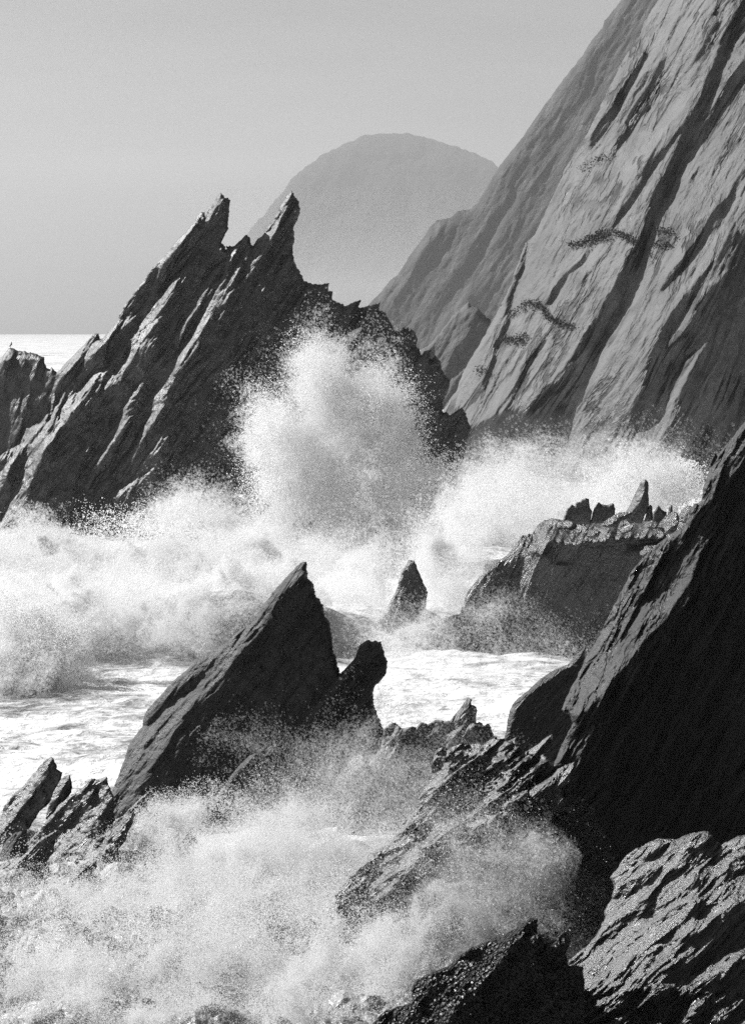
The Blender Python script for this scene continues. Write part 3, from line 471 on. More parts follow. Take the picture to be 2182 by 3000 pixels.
for a_ in [(285, 2520, 110, 150, .75, 132, 'squat ragged rock in the foam between the broad rock and the fin foot', 401),
           (345, 2440, 90, 130, .8, 136, 'narrow jagged rock tucked against the left base of the fin', 402),
           (75, 2540, 120, 110, .9, 129.5, 'low tilted ledge at the left edge half under white water', 403),
           (205, 2600, 120, 80, 1.0, 126, 'wet hump of rock nearly swallowed by foam at lower left', 404)]:
    shard(*a_, group=G)
for a_ in [(1330, 2290, 110, 110, .8, 137, 'upright splintered rock at the crest of the wet slope', 411),
           (1420, 2250, 130, 90, 1.0, 136, 'low splintered ledge behind the crest of the wet slope', 412),
           (1530, 2260, 110, 110, .8, 133, 'jagged tooth beside the foot of the leaning slab', 413),
           (1250, 2400, 130, 130, .8, 131, 'dark toothed ledge at the left of the wet slope', 414),
           (1180, 2500, 140, 110, .9, 127, 'streaked ledge low on the left flank of the wet slope', 415),
           (1590, 2330, 130, 100, .9, 112, 'bright edged broken block on the top of the wet slope', 416),
           (1450, 2420, 130, 110, .9, 111, 'notched wet block in the middle of the wet slope', 417)]:
    shard(*a_, group='broken rocks around the wet slope')

# ------------------------------------------------------------------ near cliff, right
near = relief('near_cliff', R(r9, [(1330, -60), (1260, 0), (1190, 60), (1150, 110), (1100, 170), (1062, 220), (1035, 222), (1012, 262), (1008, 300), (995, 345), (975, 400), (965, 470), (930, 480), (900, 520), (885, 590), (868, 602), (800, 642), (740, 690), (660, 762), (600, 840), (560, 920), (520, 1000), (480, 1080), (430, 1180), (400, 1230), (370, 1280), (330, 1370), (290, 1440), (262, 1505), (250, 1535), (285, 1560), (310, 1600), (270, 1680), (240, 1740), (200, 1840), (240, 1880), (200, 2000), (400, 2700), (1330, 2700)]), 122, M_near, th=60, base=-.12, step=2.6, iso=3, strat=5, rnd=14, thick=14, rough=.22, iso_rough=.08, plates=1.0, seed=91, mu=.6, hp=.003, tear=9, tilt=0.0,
    zones=[(-1.7, R(r9, [(700, 780), (650, 830), (590, 860), (545, 950), (490, 1070), (430, 1190), (370, 1290), (280, 1450), (250, 1530), (290, 1560), (350, 1560), (430, 1490), (510, 1380), (590, 1290), (640, 1200), (650, 1110), (700, 1060), (760, 1035), (800, 1050), (870, 1035), (900, 950), (930, 850), (960, 760), (940, 740), (900, 850), (830, 930), (740, 920), (760, 800)])),
           (-.75, R(r9, [(860, 600), (780, 660), (700, 740), (640, 800), (700, 780), (760, 800), (740, 920), (830, 930), (900, 850), (940, 740), (965, 650), (940, 600)])),
           (.0, R(r9, [(845, 655), (790, 700), (740, 790), (700, 870), (640, 960), (600, 1070), (530, 1210), (560, 1185), (610, 1090), (665, 985), (750, 920), (700, 920), (745, 830), (800, 740)])),
           (-.9, R(r9, [(1190, 70), (1100, 175), (1040, 235), (1005, 320), (975, 440), (985, 500), (1060, 420), (1190, 290)])),
           (-1.5, R(r9, [(435, 1590), (370, 1640), (300, 1700), (270, 1770), (240, 1865), (290, 1825), (330, 1800), (375, 1700), (425, 1630), (470, 1600)])),
           (-1.2, R(r9, [(520, 1580), (480, 1590), (470, 1620), (510, 1610)])),
           (-.68, R(r9, [(1250, 1100), (1160, 1300), (1120, 1400), (1130, 1500), (1060, 1650), (950, 1750), (900, 1850), (870, 1900), (900, 2000), (1000, 1990), (1060, 2100), (1250, 1950)])),
           (-.55, R(r9, [(880, 1880), (780, 1970), (720, 2090), (700, 2150), (760, 2110), (860, 1990)]))])
tag(near, kind='structure', label='near dark cliff with a lit fluted edge')

# ------------------------------------------------------------------ lower right and bottom rocks
low_r = relief('fractured_rock', R(ra, [(645, 965), (650, 890), (700, 820), (712, 760), (722, 720), (690, 660), (740, 600), (790, 520), (850, 462), (920, 430), (1000, 390), (1040, 380), (1100, 382), (1160, 385), (1220, 355), (1300, 340), (1340, 328), (1390, 325), (1430, 370), (1480, 425), (1560, 380), (1640, 350), (1900, 300), (2700, 100), (2700, 1900), (480, 1900), (480, 1400), (470, 1300), (385, 1310), (400, 1240), (520, 1150), (600, 1060)]), 96, M_glare, th=42, base=-1.2, step=2.4, iso=4, strat=5, rnd=14, thick=8, rough=.25, iso_rough=.16, plates=.9, seed=101, mu=.7, tear=14,
    zones=[(-1.55, R(ra, [(385, 1310), (520, 1150), (650, 1000), (900, 780), (1000, 700), (1110, 640), (1180, 660), (1060, 760), (900, 950), (1000, 940), (1150, 960), (1240, 980), (1050, 1130), (900, 1270), (700, 1420), (500, 1450), (470, 1300)])),
    (-1.5, R(ra, [(1900, 700), (1560, 760), (1400, 880), (1270, 1000), (1180, 1100), (1290, 1070), (1480, 920), (1560, 830), (1900, 800)])),
    (-1.55, R(ra, [(1900, 1060), (1640, 1120), (1500, 1210), (1300, 1310), (1060, 1420), (1280, 1420), (1480, 1300), (1650, 1200), (1900, 1120)])),
    (.1, R(ra, [(1060, 425), (930, 520), (880, 535), (960, 545), (1060, 475), (1120, 410)])),
    (.1, R(ra, [(1395, 335), (1480, 430), (1430, 560), (1350, 560), (1330, 480), (1370, 420)])),
    (.1, R(ra, [(1260, 375), (1320, 400), (1280, 490), (1240, 430)])),
    (.1, R(ra, [(960, 595), (1050, 590), (1020, 690), (950, 730)])),
    (.2, R(ra, [(1440, 640), (1400, 740), (1340, 785), (1270, 725), (1350, 655)])),
    (.1, R(ra, [(1900, 790), (1560, 830), (1470, 900), (1380, 985), (1310, 1030), (1215, 1085), (1280, 1130), (1270, 1200), (1180, 1250), (1040, 1335), (1120, 1395), (1280, 1330), (1480, 1190), (1900, 1000)])),
    (.1, R(ra, [(1900, 1130), (1600, 1240), (1440, 1340), (1290, 1420), (1270, 1460), (1430, 1510), (1900, 1500)])),
    (.1, R(ra, [(1000, 775), (1015, 900), (950, 950), (885, 950), (940, 850)])),
    (.1, R(ra, [(1170, 1035), (1060, 1130), (1010, 1240), (970, 1300), (890, 1335), (1000, 1200), (1100, 1060)])),
    (.1, R(ra, [(1230, 900), (1300, 820), (1390, 790), (1430, 860), (1340, 930), (1230, 985)])), (.0, R(ra, [(865, 915), (750, 1020), (790, 960)])),
    (.1, R(ra, [(1560, 500), (1700, 480), (1700, 600), (1560, 640), (1500, 690), (1530, 580)])),
    (-.7, R(ra, [(650, 960), (700, 820), (760, 700), (940, 650), (940, 720), (800, 860), (690, 940)])),
    (-.5, R(ra, [(480, 1450), (700, 1425), (900, 1385), (1040, 1425), (1250, 1475), (1900, 1510), (1900, 1900), (480, 1900)]))],
    rough_zones=[(1.8, R(ra, [(480, 1450), (700, 1425), (1040, 1425), (1900, 1510), (1900, 1900), (480, 1900)]))])
tag(low_r, 'fractured shining wet rock in the bottom right corner', 'rock')
mus = relief('mussel_rock', R(rb, [(90, 1740), (130, 1670), (180, 1620), (240, 1600), (290, 1590), (285, 1540), (300, 1500), (335, 1478), (380, 1460), (440, 1438), (470, 1410), (490, 1390), (530, 1362), (560, 1350), (600, 1335), (640, 1328), (665, 1310), (700, 1290), (740, 1262), (780, 1238), (798, 1246), (802, 1300), (822, 1310), (828, 1350), (850, 1335), (872, 1328), (885, 1302), (908, 1293), (936, 1318), (935, 1350), (920, 1385), (924, 1440), (955, 1432), (985, 1440), (992, 1500), (990, 1900), (60, 1900)]), 92, M_mus, th=45, base=-.3, step=2.4, iso=4, strat=5, rnd=12, thick=7, rough=.2, iso_rough=.45, plates=.4, seed=111, mu=.8,
    zones=[(-1.6, R(rb, [(785, 1240), (740, 1265), (690, 1300), (640, 1330), (625, 1440), (660, 1390), (700, 1345), (770, 1290)])), (-.8, R(rb, [(130, 1680), (290, 1590), (290, 1520), (440, 1440), (640, 1335), (620, 1450), (540, 1560), (400, 1700), (130, 1800)])),
           (0, R(rb, [(800, 1260), (800, 1420), (640, 1560), (560, 1700), (900, 1500), (980, 1450), (850, 1350)])), (-1.2, R(rb, [(905, 1296), (870, 1330), (850, 1370), (900, 1340)])), (-.9, R(rb, [(700, 1640), (780, 1550), (900, 1500), (920, 1530), (820, 1600), (720, 1700)]))])
tag(mus, 'black mussel crusted rock with two knobs at the bottom edge', 'rock')

# ------------------------------------------------------------------ unseen shore added to block sky light behind and right of the camera
def sky_block_shore():
    path = np.array([(14.5, 126.5), (19.5, 119), (28, 111), (42, 94), (52, 70), (50, 45), (44, 15), (34, -12), (10, -30), (-40, -45), (-110, -60), (-220, -100), (-400, -190)], float)
    t = np.linspace(0, len(path)-1, 160); i = np.minimum(t.astype(int), len(path)-2); f = (t-i)[:, None]
    base = path[i]*(1-f)+path[i+1]*f
    tan = np.gradient(base, axis=0); nor = np.stack([tan[:, 1], -tan[:, 0]], 1); nor /= np.linalg.norm(nor, axis=1)[:, None]
    nor = -nor
    c = np.array([-40., 120.]); sgn = np.sign(((base-c)*nor).sum(1))[:, None]; nor = nor*sgn
    h = np.linspace(-3, 130, 70)[None]; tt = t[:, None]
    env = np.clip(tt/1.6, .12, 1); out = h*.42 + env*(7*fbm2(tt*1.1, h/22, 301, 5) + 2*fbm2(tt*5, h/5, 302, 4))
    V = np.stack([base[:, :1]+nor[:, :1]*out, base[:, 1:]+nor[:, 1:]*out, np.broadcast_to(h, out.shape) + 3*fbm2(tt, h/30, 303, 3)], -1)
    n, m = out.shape; V = V.reshape(-1, 3); i = np.arange(n*m).reshape(n, m)
    Q = np.stack([i[:-1, :-1], i[:-1, 1:], i[1:, 1:], i[1:, :-1]], -1).reshape(-1, 4)
    tag(mesh_obj('sky_block_shore', V, Q, M_sky_block), kind='structure', label='unseen dark rocky shore added beside and behind the viewer to block sky light')
sky_block_shore()

# ------------------------------------------------------------------ sea
def sea_height(x, y):
    d = np.hypot(x, y)
    h = fbm2(x/14, y/9, 5, 5, .55)*1.1 + fbm2(x/60, y/30, 6, 3)*1.0
    h = h + .35*np.abs(fbm2(x/3.2, y/2.6, 8, 3))
    h = h*np.clip(1500/d, .25, 1)
    yc = 224 + .16*(x+20) + 3*noise2(x/9, y*0, 71); q = (y-yc)
    sw = np.where(q < 0, np.exp(-(q/3.2)**2), np.exp(-(q/11)**2))*np.clip((4-x)/10, 0, 1)
    h = h + sw*(4.0*(.8+.35*noise2(x/11, y*0, 75)) + .8*noise2(x/6, y/5, 72) + .18*noise2(x/1.5, y/1.5, 73))
    near = np.clip((150-y)/20, 0, 1)*np.clip((8-x)/10, 0, 1)
    return h + near*(2.6*np.abs(fbm2(x/5.5, y/3.6, 74, 6, .58)) - .5)
def make_sea():
    pys = np.concatenate([np.arange(3100, 1400, -3.2), np.arange(1400, 1100, -2.2), np.arange(1100, 985, -1.2), np.arange(985, 982, -.5)])
    D = CAMH*F/(pys-HORIZON)
    D = np.concatenate([[40, 60, 80], D, [22000]])
    u = np.concatenate([[-.45, -.32, -.22], np.linspace(-.155, .155, 620), [.22, .32, .45]])
    Y = D[:, None]*np.ones(len(u)); X = D[:, None]*u[None]
    Z = sea_height(X, Y); Z[D > 8000] *= .3
    V = np.stack([X, Y, Z], -1).reshape(-1, 3)
    n, m = X.shape; i = np.arange(n*m).reshape(n, m)
    Q = np.stack([i[:-1, :-1], i[:-1, 1:], i[1:, 1:], i[1:, :-1]], -1).reshape(-1, 4)
    m_, t, out = new_mat('sea water and foam'); N, L = t.nodes.new, t.links.new
    geo = N('ShaderNodeNewGeometry')
    def noi(sc, vec, det=6, rg=.6, dist=0.):
        mp = N('ShaderNodeVectorMath'); mp.operation = 'MULTIPLY'; mp.inputs[1].default_value = vec; L(geo.outputs['Position'], mp.inputs[0])
        n = N('ShaderNodeTexNoise'); n.inputs['Scale'].default_value = sc; n.inputs['Detail'].default_value = det; n.inputs['Roughness'].default_value = rg; n.inputs['Distortion'].default_value = dist
        L(mp.outputs[0], n.inputs['Vector']); return n.outputs['Fac']
    a = noi(.09, (1, 1.8, 1), 8, .68, .8); b = noi(.9, (1, 1.3, 1), 5, .6, .4)
    ad0 = N('ShaderNodeMath'); ad0.operation = 'MULTIPLY_ADD'; L(b, ad0.inputs[0]); ad0.inputs[1].default_value = .35; L(a, ad0.inputs[2])
    c_ = noi(.016, (1, 1, 1), 9, .75, .3); s0 = N('ShaderNodeMath'); s0.operation = 'SUBTRACT'; L(c_, s0.inputs[0]); s0.inputs[1].default_value = .5
    ad = N('ShaderNodeMath'); ad.operation = 'MULTIPLY_ADD'; L(s0.outputs[0], ad.inputs[0]); ad.inputs[1].default_value = 1.0; L(ad0.outputs[0], ad.inputs[2])
    mr = N('ShaderNodeMapRange'); L(ad.outputs[0], mr.inputs[0]); mr.inputs[1].default_value = .50; mr.inputs[2].default_value = .68
    foam = N('ShaderNodeBsdfPrincipled'); foam.inputs['Base Color'].default_value = (.85, .85, .85, 1); foam.inputs['Roughness'].default_value = .6
    wat = N('ShaderNodeBsdfPrincipled'); wat.inputs['Base Color'].default_value = (.16, .16, .16, 1); wat.inputs['Roughness'].default_value = .28; wat.inputs['IOR'].default_value = 1.33
    wat.inputs['Specular IOR Level'].default_value = .8
    bp = N('ShaderNodeBump'); bp.inputs['Strength'].default_value = .9; bp.inputs['Distance'].default_value = .5
    L(b, bp.inputs['Height']); L(bp.outputs[0], wat.inputs['Normal']); L(bp.outputs[0], foam.inputs['Normal'])
    yr = N('ShaderNodeAttribute'); yr.attribute_name = 'churn'
    ml = N('ShaderNodeMath'); ml.operation = 'MULTIPLY'; L(mr.outputs[0], ml.inputs[0]); L(yr.outputs['Fac'], ml.inputs[1])
    mx = N('ShaderNodeMixShader'); L(ml.outputs[0], mx.inputs[0]); L(wat.outputs[0], mx.inputs[1]); L(foam.outputs[0], mx.inputs[2]); L(mx.outputs[0], out.inputs[0])
    o = mesh_obj('sea', V, Q, m_)
    yc = 224 + .16*(X+20) + 3*noise2(X/9, Y*0, 71); q = Y-yc
    ch = 1 - .7*np.exp(-((q+4)/4.5)**2)*np.clip((4-X)/10, 0, 1)
    ch = ch*(1 - .72*np.clip((140-Y)/14, 0, 1))
    at = o.data.attributes.new('churn', 'FLOAT', 'POINT'); at.data.foreach_set('value', ch.astype(np.float32).ravel()); tag(o, kind='structure', label='churning white sea reaching the horizon'); return o
make_sea()

# ------------------------------------------------------------------ spray
rng = np.random.default_rng(7)
NF = 96
def noise_field(expo, seed):
    r = np.random.default_rng(seed); f = np.fft.rfftn(r.standard_normal((NF, NF, NF)))
    kx = np.fft.fftfreq(NF)[:, None, None]*NF; ky = np.fft.fftfreq(NF)[None, :, None]*NF; kz = np.fft.rfftfreq(NF)[None, None]*NF
    k = np.sqrt(kx**2+ky**2+kz**2); k[0, 0, 0] = 1; amp = k**(-expo); amp[k < 2.5] = 0
    g = np.fft.irfftn(f*amp, s=(NF, NF, NF)); return (g/g.std()).astype(np.float32)
FIELD = noise_field(2.35, 5)
def field(p, scale):
    """smooth cloud noise; scale = metres per period/4"""
    q = p*(NF/(scale*6.0)); i = np.floor(q).astype(np.int64); f = (q-i).astype(np.float32); r = 0
    for dx in (0, 1):
        for dy in (0, 1):
            for dz in (0, 1):
                wgt = (f[:, 0] if dx else 1-f[:, 0])*(f[:, 1] if dy else 1-f[:, 1])*(f[:, 2] if dz else 1-f[:, 2])
                r = r + wgt*FIELD[(i[:, 0]+dx) % NF, (i[:, 1]+dy) % NF, (i[:, 2]+dz) % NF]
    return r
def drop_mat(name, alb, trans):
    m, t, out = new_mat(name); N, L = t.nodes.new, t.links.new
    a = N('ShaderNodeBsdfDiffuse'); b = N('ShaderNodeBsdfTranslucent'); mx = N('ShaderNodeMixShader')
    a.inputs[0].default_value = b.inputs[0].default_value = (alb, alb, alb, 1); mx.inputs[0].default_value = trans
    L(a.outputs[0], mx.inputs[1]); L(b.outputs[0], mx.inputs[2])
    at = N('ShaderNodeAttribute'); at.attribute_name = 'alpha'; tr = N('ShaderNodeBsdfTransparent'); m2 = N('ShaderNodeMixShader')
    L(at.outputs['Fac'], m2.inputs[0]); L(tr.outputs[0], m2.inputs[1]); L(mx.outputs[0], m2.inputs[2]); L(m2.outputs[0], out.inputs[0]); return m
M_drop = drop_mat('spray droplets', .89, .6)
gn = bpy.data.node_groups.new('droplets', 'GeometryNodeTree')
gn.interface.new_socket('Geometry', in_out='INPUT', socket_type='NodeSocketGeometry'); gn.interface.new_socket('Geometry', in_out='OUTPUT', socket_type='NodeSocketGeometry')
gi = gn.nodes.new('NodeGroupInput'); go = gn.nodes.new('NodeGroupOutput'); mp = gn.nodes.new('GeometryNodeMeshToPoints'); na = gn.nodes.new('GeometryNodeInputNamedAttribute'); na.data_type = 'FLOAT'; na.inputs[0].default_value = 'rad'
sm = gn.nodes.new('GeometryNodeSetMaterial'); sm.inputs['Material'].default_value = M_drop
gn.links.new(gi.outputs[0], mp.inputs[0]); gn.links.new(na.outputs[0], mp.inputs['Radius']); gn.links.new(mp.outputs[0], sm.inputs[0]); gn.links.new(sm.outputs[0], go.inputs[0])
NPTS = 0
SOFT = .17
def spray(name, label, blobs, cat=None, feather=1.0):
    """blobs: (x, y, rx, ry, turn, D, depth spread m, thousands of drops, drop radius px, noise scale m, contrast, bias)"""
    global NPTS
    PT, RD, AL = [], [], []
    for (x, y, rx, ry, turn, D, dd, n, rp, ns, con, bias) in blobs:
        al = 1.0
        if rp < .9:
            k = rp
            if k <= .65: al, rp = .08, 1.75
            elif D > 180: al, rp = SOFT, 1.75
            else: al, rp = .5, 1.0
            n *= 1.35*(k*k*(1.8 if D > 180 else 1.2)*.42)/(rp*rp*al)
        n = int(n*1000); acc = 0
        for _ in range(6):
            m = int((n-acc)*2.2)+10
            g = rng.standard_normal((m, 3)); g = g[np.linalg.norm(g, axis=1) < 2.9]
            u, v = g[:, 0]*rx*.52, g[:, 1]*ry*.52; a = math.radians(turn)
            px = (x + u*math.cos(a) + v*math.sin(a)); py = (y - u*math.sin(a) + v*math.cos(a))
            p = P(px, py, D + g[:, 2]*dd)
            q = p.copy()
            for ax, of in enumerate((11.0, 57.0, 93.0)): p[:, ax] += field(q+of, ns*1.1)*min(ns, 3.5)*.33 + field(q+of+5, ns*.35)*min(ns, 3.5)*.1
            q = q*np.array((1, 1, feather)); 
            if con > 0:
                pr = np.clip(.5 + bias + con*field(q, ns)*.5 + con*.25*field(q+31, ns*.28), 0, 1)
                p = p[rng.random(len(p)) < pr]
            p = p[p[:, 2] > -.3][:n-acc]; acc += len(p); PT.append(p)
            RD.append(rp*D/F*np.exp(rng.standard_normal(len(p))*.35)); AL.append(np.full(len(p), al))
            if acc >= n: break
    p = np.concatenate(PT).astype(np.float32); r = np.concatenate(RD).astype(np.float32); NPTS += len(p)
    me = bpy.data.meshes.new(name); me.vertices.add(len(p)); me.vertices.foreach_set('co', p.ravel())
    at = me.attributes.new('rad', 'FLOAT', 'POINT'); at.data.foreach_set('value', r); at = me.attributes.new('alpha', 'FLOAT', 'POINT'); at.data.foreach_set('value', np.concatenate(AL).astype(np.float32)); me.materials.append(M_drop)
    o = bpy.data.objects.new(name, me); col.objects.link(o)
    md = o.modifiers.new('droplets', 'NODES'); md.node_group = gn
    return tag(o, label, cat, kind='stuff')
def jets(x0, y0, tips, D, n, rp):
    out = []
    for (x, y, wd) in tips:
        L = math.hypot(x-x0, y-y0); a = math.degrees(math.atan2(x-x0, -(y-y0)))
        for f, k in ((.6, 1.0), (.8, .6), (.96, .3)):
            out.append((x0+(x-x0)*f, y0+(y-y0)*f, wd*(1.25-f*.6), L*.24*(1.3-f*.5), -a, D, 3.5, n*k*L/400*wd/20, rp, 3.5, .9, 0))
    return out
def rfb(L): return [(x*1.3224, y*1.3224, rx*1.3224, ry*1.3224) + tuple(t) for (x, y, rx, ry, *t) in L]
spray('wave_burst', 'tall white burst of spray thrown up in front of the stack', feather=.5, blobs=rfb([
    (712, 850, 40, 90, 4, 312, 4, 20, .7, 4, .8, .1),
    (598, 950, 26, 60, 14, 312, 4, 12, .7, 4, .9, .05), (632, 1000, 50, 100, 8, 312, 4, 13, .75, 4, .8, .15), (610, 1120, 60, 100, 0, 312, 4, 14, .75, 4, .8, .1),
    (828, 925, 46, 80, -2, 312, 4, 36, .75, 4, .7, .15),
    (715, 1060, 90, 140, 4, 312, 5, 40, .8, 5, .5, .25),
    (828, 1070, 72, 120, -4, 310, 5, 54, .8, 5, .5, .25), (890, 1160, 70, 60, 0, 308, 5, 22, .8, 4, 1.0, .1),
    (740, 1210, 170, 50, 0, 305, 7, 34, .8, 5, 1.1, .05), (700, 1000, 170, 190, 0, 315, 8, 20, .6, 6, .5, 0), (850, 1000, 80, 150, 0, 315, 8, 12, .6, 6, .5, 0),
    (950, 1080, 50, 60, -30, 310, 5, 9, .95, 3, 1.8, -.2),
    (700, 820, 50, 60, 0, 312, 5, 7, .9, 3, 1.0, 0), (590, 930, 34, 60, 10, 312, 5, 7, .9, 3, 1.0, 0), (835, 870, 55, 50, 0, 312, 5, 7, .9, 3, 1.2, 0), (590, 1050, 40, 100, 0, 312, 5, 9, .9, 3, 1.0, 0), (905, 980, 25, 70, 0, 312, 5, 4, .9, 3, 1.2, 0),
    (1090, 1090, 62, 60, 0, 290, 5, 44, .75, 4, .9, .1), (1060, 1160, 95, 60, 0, 280, 6, 52, .8, 4, 1.3, 0),
    (960, 1235, 75, 65, 0, 270, 6, 44, .8, 4, 1.5, .05), (1005, 1320, 32, 50, 10, 262, 4, 24, .8, 3, 1.2, .05),
    (790, 1310, 80, 80, 0, 262, 6, 40, .75, 5, 1.3, .05), (1165, 1170, 45, 55, 20, 285, 5, 13.2, .75, 5, 1.0, 0), (1260, 1130, 130, 70, 0, 330, 9, 21.6, .7, 8, .6, 0), (1180, 1080, 90, 80, 0, 330, 9, 13.2, .7, 8, .6, 0),
    (1120, 1100, 90, 60, 0, 275, 6, 9, .95, 2.5, 2.0, -.3)] +
    jets(800, 1250, [(708, 752, 20), (735, 780, 16), (680, 800, 12), (568, 890, 13), (595, 930, 18), (640, 860, 14), (800, 820, 18), (845, 815, 22), (880, 870, 14), (556, 990, 12), (1090, 1020, 18), (1140, 1060, 14)], 311, 8, .7)))
spray('breaking_wave_spray', 'glowing band of mist over the breaking wave at left', rfb([
    (420, 1150, 100, 60, 10, 330, 8, 34, .8, 6, .9, 0), (530, 1200, 110, 50, 0, 320, 8, 60, .8, 6, .9, 0),
    (80, 1262, 170, 42, 0, 290, 7, 200, .8, 5, .7, .15), (300, 1285, 200, 38, 0, 285, 7, 240, .8, 5, .7, .15), (550, 1270, 130, 42, 0, 285, 7, 170, .8, 5, .7, .15),
    (200, 1330, 260, 26, 0, 265, 7, 150, .8, 5, .9, .15),
    (130, 1215, 180, 25, 0, 300, 6, 7, .95, 3, 1.2, 0), (330, 1170, 120, 40, 0, 310, 6, 6, .95, 3, 1.6, -.1), (60, 1200, 80, 30, 20, 300, 5, 20, .7, 4, .8, 0),
    (300, 1400, 280, 45, 0, 216, 2, 26, .6, 4, .6, 0), (120, 1345, 110, 14, 4, 221, 2, 26, .8, 2, 1.5, 0), (290, 1352, 110, 13, -3, 222, 2, 26, .8, 2, 1.5, 0), (440, 1345, 90, 16, 5, 224, 2, 26, .8, 2, 1.5, 0), (200, 1330, 200, 20, 0, 230, 3, 60, .8, 3, 1.0, .1), (430, 1400, 150, 40, 0, 217, 2, 16, .6, 4, .6, 0), (330, 1362, 260, 16, 0, 226, 2.5, 26, .8, 3, 1.2, -.05), (590, 1345, 120, 50, 0, 232, 4, 90, .8, 4, 1.1, .1), (590, 1295, 50, 32, 0, 240, 4, 40, .8, 2.5, 1.4, .1), (440, 1335, 60, 26, 8, 230, 3, 30, .8, 2.5, 1.5, 0), (580, 1440, 90, 40, 0, 226, 2, 26, .8, 3, 1.0, .1)]))
spray('breaking_wave_crest', 'tumbling foamy crest at the left edge above the bright water', rfb([
    (20, 1440, 105, 42, -12, 205, 3, 130, .8, 1.8, 1.4, .05), (40, 1490, 105, 38, 0, 203, 3, 150, .8, 1.8, .9, .15),
    (40, 1370, 110, 26, -8, 208, 3, 40, .9, 1.4, 2.0, -.1), (105, 1440, 60, 45, -30, 204, 2, 26, .95, 1.2, 2.0, -.2)]))
spray('ledge_spray', 'light spray thrown up behind the pinnacles of the rock shelf', rfb([
    (1440, 1070, 60, 34, -8, 236, 3, 16, .8, 3, 1.4, -.05), (1370, 1115, 90, 28, 8, 236, 3, 14, .8, 3, 1.3, 0), (1500, 1075, 45, 30, -10, 236, 3, 7, 1.2, 2, 1.8, -.2), (1420, 1060, 110, 40, 0, 236, 3, 8, 1.2, 2, 1.8, -.2), (1230, 1120, 90, 70, 20, 262, 5, 16, .62, 6, .8, 0)]))
spray('cliff_foot_mist', 'pale mist drifting across the foot of the big cliff', rfb([(1330, 1070, 230, 90, 10, 395, 8, 34, .6, 10, .5, 0), (1180, 1050, 160, 70, 0, 380, 8, 20, .6, 10, .5, 0)]))
spray('bay_mist', 'thin mist hanging over the water below the rock shelf', rfb([
    (1130, 1440, 260, 34, 0, 210, 3, 10, .6, 3, .5, 0), (920, 1410, 100, 50, 0, 210, 3, 20, .6, 3, .6, 0), (1060, 1380, 140, 60, 0, 212, 2, 8, .6, 3, .6, 0)]))
spray('foreground_burst', 'exploding surf filling the gully in front of the fin', rfb([
    (560, 1930, 150, 68, 0, 126, 2.2, 130, .75, 1.5, 2.66, -0.1), (440, 1950, 150, 70, 0, 125, 2, 85, .75, 1.5, 2.38, -0.05), (720, 1950, 130, 68, 0, 126, 2, 120, .75, 1.3, 2.66, -0.15),
    (600, 1860, 160, 55, 8, 128, 2.2, 60, .8, 1.1, 2.8, -0.2), (640, 1800, 150, 60, 0, 129, 2.5, 22, .6, 1.0, 2.8, -0.2), (640, 1780, 150, 70, 0, 129, 2.5, 7, .8, 1.2, 2.1, -0.15), (850, 1890, 120, 70, 0, 128, 2, 16, .8, .8, 3.08, -0.25),
    (350, 1850, 75, 50, 25, 134, 1.2, 60, .8, 1.0, 2.52, -0.1), (420, 1790, 90, 30, 15, 135, 1, 14, .85, .9, 2.8, -0.25), (260, 1900, 60, 30, 25, 136, 1, 16, .9, 1.0, 2.52, -0.15),
    (880, 1740, 150, 110, 20, 130, 2.5, 28, .6, 3, 1.2, -.1), (740, 1700, 90, 60, 0, 134, 2, 14, .6, 3, 1.2, 0), (900, 1640, 80, 60, 0, 150, 2, 16, .6, 3, 1.0, 0), (560, 1640, 60, 50, 0, 140, 1, 4, .6, 3, 1.0, 0)]))
spray('surf', 'boiling white surf covering the bottom left', rfb([
    (200, 2080, 260, 80, 0, 121, 2.2, 85, .8, 1.96, 3.4, -0.15), (560, 2060, 240, 80, 0, 119, 2, 95, .8, 1.82, 3.57, -0.15), (800, 2060, 110, 100, 0, 118, 1.8, 55, .8, 1.68, 3.57, -0.2),
    (150, 2200, 260, 75, 0, 111, 1.6, 60, .85, 1.96, 3.06, -0.1), (480, 2190, 260, 85, 0, 110, 1.6, 75, .85, 1.96, 3.23, -0.1), (250, 2270, 300, 60, 0, 104, 1.2, 50, .85, 1.68, 3.06, -0.1), (620, 2270, 170, 60, 0, 103, 1.2, 45, .85, 1.68, 3.06, -0.1), (740, 2190, 130, 90, 0, 109, 1.6, 100, .85, 1.68, 3.4, -0.15),
    (860, 2120, 80, 80, 0, 109, 1.2, 70, .8, 1.54, 3.06, -0.15), (470, 2080, 480, 130, 0, 114, 2, 50, .95, 0.98, 4.08, -0.35)]))
spray('gully_mist', 'fine grey mist rising in front of the black cliff foot', rfb([
    (1030, 2010, 130, 70, 0, 112, 2.2, 150, .65, 4, .5, .1), (1080, 1960, 140, 80, -25, 112, 2.2, 130, .65, 4, .5, .05), (1160, 2030, 140, 80, -30, 112, 2, 70, .65, 4, .5, 0), (940, 1980, 90, 70, 0, 117, 2, 30, .65, 3, .8, 0),
    (1060, 1960, 190, 100, -15, 112, 2.2, 16, .92, 4, .5, 0), (800, 1740, 170, 90, 0, 126, 2, 20, .6, 3, 1.0, -.05)]))
